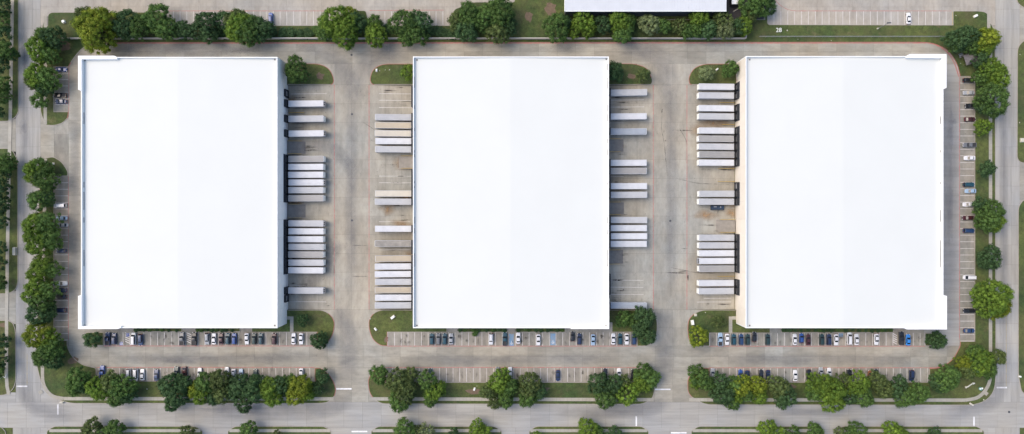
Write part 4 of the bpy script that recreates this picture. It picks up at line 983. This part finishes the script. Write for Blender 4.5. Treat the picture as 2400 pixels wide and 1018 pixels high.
# pavilion
pv = empty('pavilion', G(2268, 140), R(18)); tag(pv, 'small grey hip roofed pavilion on the grass by the upper right tree', 'pavilion')
k = MB(); k.add([(-3,-2.3,2.5),(3,-2.3,2.5),(3,2.3,2.5),(-3,2.3,2.5),(-.8,0,3.9),(.8,0,3.9)], [(0,1,5,4),(1,2,5),(2,3,4,5),(3,0,4),(3,2,1,0)]); obj('roof', k.mesh('roof', MAT['shingle']), pv)
for sx in (-2.6,2.6):
    for sy in (-1.9,1.9):
        k = MB(); k.box(sx-.1,sx+.1,sy-.1,sy+.1,0,2.5); obj('post', k.mesh('post', MAT['bark']), pv)
tb = empty('picnic_table', G(2250, 131, .13), R(20)); tag(tb, 'grey picnic table left of the hip roofed pavilion', 'table')
k = MB(); k.box(-.9,.9,-.4,.4,.7,.76); obj('table_top', k.mesh('table_top', MAT['steel']), tb)
for s in (-1,1):
    k = MB(); k.box(-.9,.9,s*.75-.13,s*.75+.13,.42,.47); obj('bench', k.mesh('bench', MAT['steel']), tb)
    k = MB(); k.box(s*.6-.05,s*.6+.05,-.7,.7,0,.7); obj('leg', k.mesh('leg', MAT['darksteel']), tb)
# corner monument sign, lower right
ms_ = empty('monument_sign', G(2272, 901, .13), R(35)); tag(ms_, 'white branching monument sign on the dark grass of the lower right corner', 'sign')
k = MB(); k.box(-1.8,1.5,-.07,.07,.3,1.0); obj('sign_board', k.mesh('sign_board', MAT['whitebox']), ms_)
k = MB(); k.box(-2.4,-1.7,-.4,.4,0,.35); obj('plinth', k.mesh('plinth', MAT['stonebox']), ms_)
k = MB(); k.box(1.0,1.9,-.5,-.3,.1,.9); obj('side_wing', k.mesh('side_wing', MAT['whitebox']), ms_)
hy = empty('backflow_cover', G(2297, 911, .13)); tag(hy, 'small teal and white domed utility cover at the lower right corner', 'utility cover')
k = MB(); k.cyl((0,0,0), .7, .5, n=12); obj('drum', k.mesh('drum', MAT['teal']), hy); k = MB(); k.box(-.75,-.1,-.3,.35,.5,.75); k.box(.1,.8,-.1,.6,.5,.75); obj('lid', k.mesh('lid', MAT['whitebox'], bev=.08), hy)
ac = empty('railing', G(12, 883, .13)); tag(ac, 'white bent pipe railing on the grass at the left edge', 'railing')
k = MB(); k.bar((-2,-.8,.5),(-.5,.2,.5),.12); k.bar((-.5,.2,.5),(.4,-.4,.5),.12); k.bar((.4,-.4,.5),(.9,1.0,.5),.12); obj('pipe', k.mesh('pipe', MAT['whitebox']), ac)
k = MB(); k.bar((-2,-.8,0),(-2,-.8,.5),.08); k.bar((.9,1,0),(.9,1,.5),.08); obj('post', k.mesh('post', MAT['whitebox']), ac)

# ------------------------------------------------------------------ trees
def crown_mesh(rad, seed, nclump, per, fullness=1.0):
    rr = random.Random(seed); v, f = [], []
    ph = [rr.uniform(0, 6.28) for _ in range(4)]
    def R_(an): return rad * (1 + .10*math.sin(2*an+ph[0]) + .10*math.sin(3*an+ph[1]) + .07*math.sin(5*an+ph[2]) + .05*math.sin(8*an+ph[3]))
    cl = []; hc = rad * .80; zc = rad*.55 + 2.0
    for i in range(nclump):
        best = None
        for tr in range(10):
            an = rr.uniform(0, 6.283); u = math.sqrt(rr.random()); rc = R_(an)*.86*u
            z = zc + hc*math.sqrt(max(0, 1-u*u))*rr.uniform(.72, 1.06) - (0 if u < .75 else rr.uniform(0, .5*hc))
            p = Vector((rc*math.cos(an), rc*math.sin(an), z))
            dm = min([(p-q[0]).length for q in cl], default=9)
            if best is None or dm > best[0]: best = (dm, p)
        cl.append((best[1], rr.uniform(.62, 1.25) * (.75 + .045*rad)))
    for c, cr in cl:
        ico = bmesh.new(); bmesh.ops.create_icosphere(ico, subdivisions=1, radius=cr*.74); k = len(v)
        ico.verts.ensure_lookup_table()
        for q in ico.verts: v.append(tuple(c + q.co * rr.uniform(.8, 1.15) + Vector((0,0,-cr*.25))))
        for q in ico.faces: f.append(tuple(w_.index + k for w_ in q.verts))
        ico.free()
        for j in range(int(per*cr*cr)):
            zz = rr.uniform(-.45, 1); an = rr.uniform(0, 6.283); q = math.sqrt(max(0, 1-zz*zz)); dr = Vector((q*math.cos(an), q*math.sin(an), zz))
            p = c + dr*cr*rr.uniform(.78, 1.16)
            nn = (dr + Vector((rr.gauss(0,.45), rr.gauss(0,.45), rr.gauss(0,.45)))).normalized()
            u_ = nn.orthogonal().normalized(); u_.rotate(Matrix.Rotation(rr.uniform(0, 6.28), 3, nn)); w_ = nn.cross(u_)
            a_, b_ = rr.uniform(.16, .30), rr.uniform(.10, .18); k = len(v)
            v += [tuple(p-u_*a_), tuple(p-w_*b_-nn*.03), tuple(p+u_*a_), tuple(p+w_*b_-nn*.03)]; f.append((k, k+1, k+2, k+3))
    me = bpy.data.meshes.new('crown'); me.from_pydata(v, [], f); return me, zc
def trunk_mesh(rad, zc, seed):
    rr = random.Random(seed); k = MB(); r0 = .10 + .035*rad
    def cone(a, b, ra, rb, n=7):
        a, b = Vector(a), Vector(b); dd = (b-a).normalized(); u = dd.orthogonal().normalized(); w_ = dd.cross(u)
        vv = [p + u*(r*math.cos(6.283*i/n)) + w_*(r*math.sin(6.283*i/n)) for p, r in ((a,ra),(b,rb)) for i in range(n)]
        k.add(vv, [(i, (i+1) % n, n+(i+1) % n, n+i) for i in range(n)] + [tuple(range(n, 2*n))])
    top = Vector((rr.uniform(-.2,.2), rr.uniform(-.2,.2), zc*.75)); cone((0,0,-.1), top, r0, r0*.7)
    for i in range(5):
        an = 6.283*i/5 + rr.uniform(-.4,.4); cone(top, top + Vector((rad*.55*math.cos(an), rad*.55*math.sin(an), rad*.55)), r0*.45, r0*.12)
    return k.mesh('trunk', MAT['bark'])
CLS = []
for rad, nc, per, nv in ((1.7, 12, 70, 3), (2.9, 24, 62, 4), (4.4, 46, 56, 4), (6.2, 82, 50, 5), (8.3, 130, 46, 4)):
    CLS.append([(rad, crown_mesh(rad, 100*i + int(rad*10), nc, per), i) for i in range(nv)])
TRK = {}
CROWN = {}
trand = random.Random(11)
def tree(px, py, rpx, kind, zone, grp, name='tree', sq=1.0):
    rm_ = rpx * 1.045 / S / 1.03
    cl = min(CLS, key=lambda c: abs(math.log(c[0][0] / rm_))); var = trand.choice(cl); rad, (me0, zc), vi = var
    key = (rad, vi, kind)
    if key not in CROWN:
        me = me0.copy(); me.materials.append(FOL[kind]); CROWN[key] = me
        TRK.setdefault((rad, vi), trunk_mesh(rad, zc, vi))
    s = rm_ / rad; zt = (zc + rad*.35) * s
    low = name == 'shrub'
    if low: zt = .8
    p = P(px, py, zt)
    root = empty(name, (p.x, p.y, .12), trand.uniform(0, 6.28))
    kz = .42 if low else 1.0
    c = obj('crown', CROWN[key], root); c.scale = (s, s, s*kz); c.location = (0, 0, (0 if not low else -s*.3))
    t_ = obj('trunk', TRK[(rad, vi)], root); t_.scale = (s, s, s*kz)
    root['category'] = name; root['group'] = grp
    big = 'large ' if rpx > 40 else 'small ' if rpx < 21 else ''
    pend(root, big + FLOOK[kind] + ' ' + name, zone[0], px if zone[1] == 'left' else py, zone[1])
TZ = {
 'NWrow': ('north of the left warehouse', 'left', 'trees along the north screen wall, left part', [
   (218,64,52,'yellow'),(196,38,26,'olive'),(250,50,26,'yellow'),(232,92,22,'olive'),(292,56,34,'dark'),(326,60,30,'mid'),(362,42,34,'mid'),(386,66,28,'mid'),(430,68,22,'dark'),(462,72,24,'dark'),(484,52,30,'dark'),(488,80,22,'dark'),(520,48,24,'dark'),
   (552,48,30,'olive'),(582,72,36,'mid'),(560,60,36,'bright'),(612,68,28,'dark'),(780,48,38,'bright'),(806,70,40,'bright'),(765,70,24,'mid'),(834,52,26,'dark'),(820,30,16,'yellow'),(880,80,28,'bright'),(876,52,20,'mid'),(944,52,34,'mid'),(970,72,32,'mid'),(985,50,28,'dark'),(950,88,20,'mid'),
   (1075,50,26,'olive'),(1100,38,34,'mid'),(1092,70,28,'dark'),(1140,40,34,'mid'),(1172,28,38,'mid'),(1165,75,28,'olive'),(1190,62,24,'dark')]),
 'NErow': ('along the north middle screen wall', 'left', 'trees along the north screen wall, right part', [
   (1305,62,33,'mid'),(1320,52,22,'dark'),(1368,46,28,'bright'),(1380,64,22,'bright'),(1345,72,15,'bright'),(1414,56,24,'dark'),(1452,50,30,'bright'),(1462,78,24,'mid'),(1470,52,22,'mid'),(1524,56,26,'pale'),(1556,60,18,'mid'),(1592,60,20,'olive'),(1612,70,18,'mid'),
   (1640,42,24,'bright'),(1630,70,20,'mid'),(1662,68,24,'dark'),(1696,46,26,'olive'),(1700,68,24,'pale'),(1728,62,22,'dark'),(1746,60,22,'bright'),(1772,8,36,'mid'),(1795,12,26,'dark'),(1762,34,20,'olive'),(1785,-10,30,'dark')]),
 'NEc': ('in the upper right corner', 'top', 'trees in the upper right corner', [
   (2248,92,28,'dark'),(2272,84,26,'dark'),(2278,106,20,'mid'),(2236,100,18,'mid'),(2318,90,28,'yellow'),(2310,112,22,'bright'),(2300,138,20,'dark')]),
 'Er': ('on the right road verge', 'top', 'street trees along the right road', [
   (2322,166,30,'bright'),(2340,178,28,'bright'),(2300,182,20,'mid'),(2330,232,38,'mid'),(2305,245,18,'dark'),(2304,298,20,'bright'),(2311,395,18,'dark'),(2322,496,30,'mid'),(2318,518,28,'mid'),(2330,522,24,'bright'),(2300,480,18,'dark'),(2322,604,27,'dark'),(2310,612,18,'dark'),
   (2328,700,44,'bright'),(2310,690,24,'mid'),(2340,720,30,'yellow')]),
 'SEc': ('in the lower right corner', 'left', 'trees in the lower right corner', [
   (2224,888,32,'mid'),(2205,900,22,'dark'),(2262,852,20,'yellow'),(2268,872,18,'olive'),(2300,850,32,'bright'),(2318,866,22,'mid'),(2290,828,20,'mid'),(2340,838,20,'olive'),(2282,858,22,'dark')]),
 'S3': ('in the lower right row', 'left', 'street trees, lower right row', [
   (1640,882,26,'mid'),(1632,896,16,'bright'),(1658,900,18,'mid'),(1690,898,24,'dark'),(1698,926,28,'dark'),(1722,905,24,'mid'),(1716,944,20,'mid'),(1738,908,26,'yellow'),(1748,925,20,'mid'),(1725,930,20,'bright'),(1776,904,24,'yellow'),(1782,930,20,'bright'),(1828,908,26,'olive'),(1845,928,26,'dark'),(1832,944,16,'dark'),
   (1925,905,32,'bright'),(1950,920,34,'bright'),(1912,918,24,'mid'),(1955,946,26,'bright'),(1978,895,20,'olive'),(2012,902,30,'bright'),(2024,932,26,'mid'),(1992,928,22,'dark'),(2058,893,22,'olive'),(2076,914,22,'olive'),(2108,910,26,'dark'),(2125,932,26,'mid'),(2158,922,24,'mid')]),
 'S2': ('in the lower middle row', 'left', 'street trees, lower middle row', [
   (886,880,22,'mid'),(930,892,28,'olive'),(948,918,32,'olive'),(935,942,26,'mid'),(960,880,20,'olive'),(1002,896,26,'mid'),(1018,918,26,'bright'),(1008,935,20,'mid'),(1172,896,28,'bright'),(1192,908,24,'mid'),(1144,920,18,'olive'),(1185,938,20,'mid'),(1160,947,15,'olive'),
   (1242,905,30,'olive'),(1238,932,24,'mid'),(1262,918,20,'dark'),(1408,905,30,'dark'),(1420,932,28,'mid'),(1440,902,24,'dark'),(1470,925,28,'bright'),(1462,898,20,'olive'),(1508,876,24,'mid'),(1524,892,24,'mid'),(1506,900,24,'bright')]),
 'S1': ('in the lower left row', 'left', 'street trees, lower left row', [
   (178,892,28,'mid'),(196,902,22,'dark'),(170,908,18,'mid'),(228,912,30,'bright'),(256,900,26,'olive'),(282,910,32,'mid'),(272,934,22,'mid'),(295,925,22,'dark'),(395,905,28,'dark'),(412,925,30,'dark'),(402,946,20,'dark'),(428,900,22,'dark'),(455,915,18,'yellow'),(480,900,26,'mid'),(470,928,22,'bright'),(512,892,26,'olive'),
   (520,925,24,'olive'),(500,932,20,'dark'),(562,905,28,'dark'),(590,915,28,'dark'),(568,945,24,'dark'),(545,920,22,'dark'),(600,895,20,'dark'),(632,912,28,'bright'),(655,905,24,'dark'),(640,935,22,'bright'),(676,898,20,'mid'),(704,905,28,'yellow'),(690,930,24,'yellow'),(718,922,20,'bright'),(755,882,16,'dark'),(744,912,15,'dark')]),
 'W': ('beside the left road', 'top', 'trees along the left road', [
   (124,88,30,'dark'),(104,82,20,'mid'),(92,112,32,'bright'),(118,125,24,'mid'),(88,178,30,'bright'),(114,182,28,'mid'),(106,205,20,'dark'),(78,190,20,'olive'),(93,234,18,'mid'),(84,404,30,'bright'),(106,418,30,'mid'),(98,392,24,'mid'),(92,470,26,'mid'),(110,462,20,'dark'),
   (84,532,32,'bright'),(112,525,30,'mid'),(90,565,36,'bright'),(118,560,28,'mid'),(102,625,26,'bright'),(124,632,22,'mid'),(84,642,18,'bright'),(90,676,28,'bright'),(115,680,26,'mid'),(72,696,16,'bright'),(98,708,28,'mid'),(92,738,30,'dark'),(112,730,22,'dark'),
   (88,788,34,'yellow'),(112,798,26,'bright'),(102,838,24,'mid'),(120,820,30,'mid'),(128,846,22,'dark')]),
 'L': ('beyond the left road', 'top', 'trees at the left edge', [
   (6,14,24,'dark'),(2,48,26,'mid'),(8,80,20,'dark'),(14,118,26,'mid'),(30,128,16,'dark'),(4,150,20,'dark'),(8,196,22,'mid'),(4,226,22,'mid'),(0,262,14,'dark'),(14,386,26,'mid'),(30,384,16,'mid'),(8,410,22,'dark'),(0,440,26,'dark'),(2,480,24,'dark'),(0,520,22,'dark'),(-4,580,20,'dark'),(0,620,18,'dark'),(0,662,18,'mid'),(4,800,20,'dark'),(2,842,20,'dark'),(0,870,16,'mid')]),
 'B': ('cut by the bottom edge', 'left', 'trees cut by the bottom edge', [
   (212,1008,24,'olive'),(240,1020,20,'mid'),(266,1006,22,'mid'),(436,1018,18,'olive'),(580,1012,22,'mid'),(648,1022,12,'olive'),(948,1010,26,'mid'),(978,1018,20,'olive'),(1000,1012,18,'pale'),(1118,1006,20,'bright'),(1135,1018,18,'bright'),(1062,1020,14,'dark'),(1258,1018,8,'bright'),(1378,1006,24,'bright'),(1400,1020,18,'mid'),(1438,1020,18,'dark'),
   (1800,1008,22,'bright'),(1822,1016,18,'bright'),(1860,1018,18,'mid'),(1912,1012,20,'mid'),(1968,1018,14,'olive'),(2012,1008,20,'mid'),(1995,1018,16,'mid'),(2096,1014,24,'bright'),(2115,1020,18,'bright'),(2190,1018,16,'dark')]),
 'C': ('beside the truck courts', 'left', 'trees on the islands beside the truck courts', [
   (692,162,31,'mid'),(954,170,16,'bright'),(1441,164,19,'dark'),(1447,176,14,'dark'),(1508,176,16,'olive'),(1658,170,17,'pale'),(1713,160,20,'mid'),(708,752,14,'dark'),(1462,748,20,'mid'),(1488,750,16,'mid'),(1512,744,26,'dark'),(1500,770,22,'dark'),(1516,788,24,'dark'),(1684,756,16,'olive')]),
 'D': ('at a stall row end', 'left', 'trees at the ends of the stall rows', [
   (746,800,20,'dark'),(756,790,12,'dark'),(1638,790,24,'yellow'),(2194,798,20,'dark'),(2206,800,15,'dark'),(212,797,18,'dark')]),
}
for k_, (zz, side, grp, lst) in TZ.items():
    for t in lst:
        if k_ == 'W': t = (t[0]-5, *t[1:])
        if k_ == 'Er': t = (t[0]+4, *t[1:])
        if k_ == 'L': t = (t[0]-6, t[1], t[2]*.92, t[3])
        tree(*t, (zz, side), grp)
SZ = ('in the upper left hedge', 'left')
for x, y, r_ in ((637,77,12),(664,78,11),(683,77,11),(703,79,9),(722,78,12),(744,72,12),(660,84,7),(905,70,12),(1015,72,12),(1030,76,14),(1046,78,12),(1058,84,10),(428,84,12),(445,82,11),(520,80,13)):
    tree(x, y, r_, 'dark' if int(x) % 3 else 'mid', SZ, 'clipped shrubs in the hedge below the upper left lot', 'shrub')
SB = ('in the planting beds along the warehouse south walls', 'left')
for a, b in ((318,424),(462,560),(1078,1186),(1214,1322),(1836,2090)):
    x = a
    while x < b:
        tree(x, 773.5 + trand.uniform(-1,1.5), trand.uniform(3.6,5.0), trand.choice(('dark','dark','mid')), ('in the %s' % {318:'left bed below the left warehouse',462:'right bed below the left warehouse',1078:'left bed below the middle warehouse',1214:'right bed below the middle warehouse',1836:'bed below the right warehouse'}[a], 'left'), 'low shrubs in the south wall beds', 'shrub'); x += trand.uniform(7.5, 20)
    if a == 1078: tree(1114, 781, 7, 'mid', SB, 'low shrubs in the south wall beds', 'shrub')
 
k = MB(); k.add([(-.35,-.2,0),(.3,-.25,0),(.4,.15,0),(-.2,.3,0),(-.2,-.1,.25),(.18,-.1,.3),(.2,.1,.22),(-.1,.15,.26)], [(3,2,1,0),(4,5,6,7),(0,1,5,4),(1,2,6,5),(2,3,7,6),(3,0,4,7)])
stn = k.mesh('stone', MAT['stonebox'], bev=.04)
for px, py, s_, wh in ((890,166,1.0,'on the island left of the middle warehouse, beside the slim box'),(903,164.5,1.0,'in the middle of the grass island upper left of the middle warehouse'),(913,164,1.4,'nearest the tree on the island upper left of the middle warehouse'),(868,747,1.8,'at the kerb tip lower left of the middle warehouse'),
        (1505,189,1.0,'under the small olive tree beside the right of the middle warehouse'),(1845,72,1.6,'in the grass strip right of the white number'),(2251,149,.8,'near the kerb left of the pavilion'),(2240,37,1.0,'at the left of the upper right corner grass'),
        (1653,733,1.2,'at the top of the lower grass island left of the right warehouse'),(1870,92.5,.8,'in the narrow grass below the wire fence, left part'),(1948,96,.9,'in the narrow grass below the wire fence, right part'),(2305,937,1.5,'on the kerb grass of the lower right crossing'),
        (2390,128,1.0,'top of the right hand verge'),(2389,288,1.2,'halfway down the upper right hand verge'),(345,912,1.4,'on the bare soil in the lower left row'),(1118,905,.9,'on the bare soil below the middle stalls')):
    o = obj('stone', stn, None, G(px, py, .12), rs.uniform(0, 6)); o.scale = (s_*.62,)*3; tag(o, 'pale stone ' + wh, 'stone', 'pale stones lying in the grass')
flush_labels()
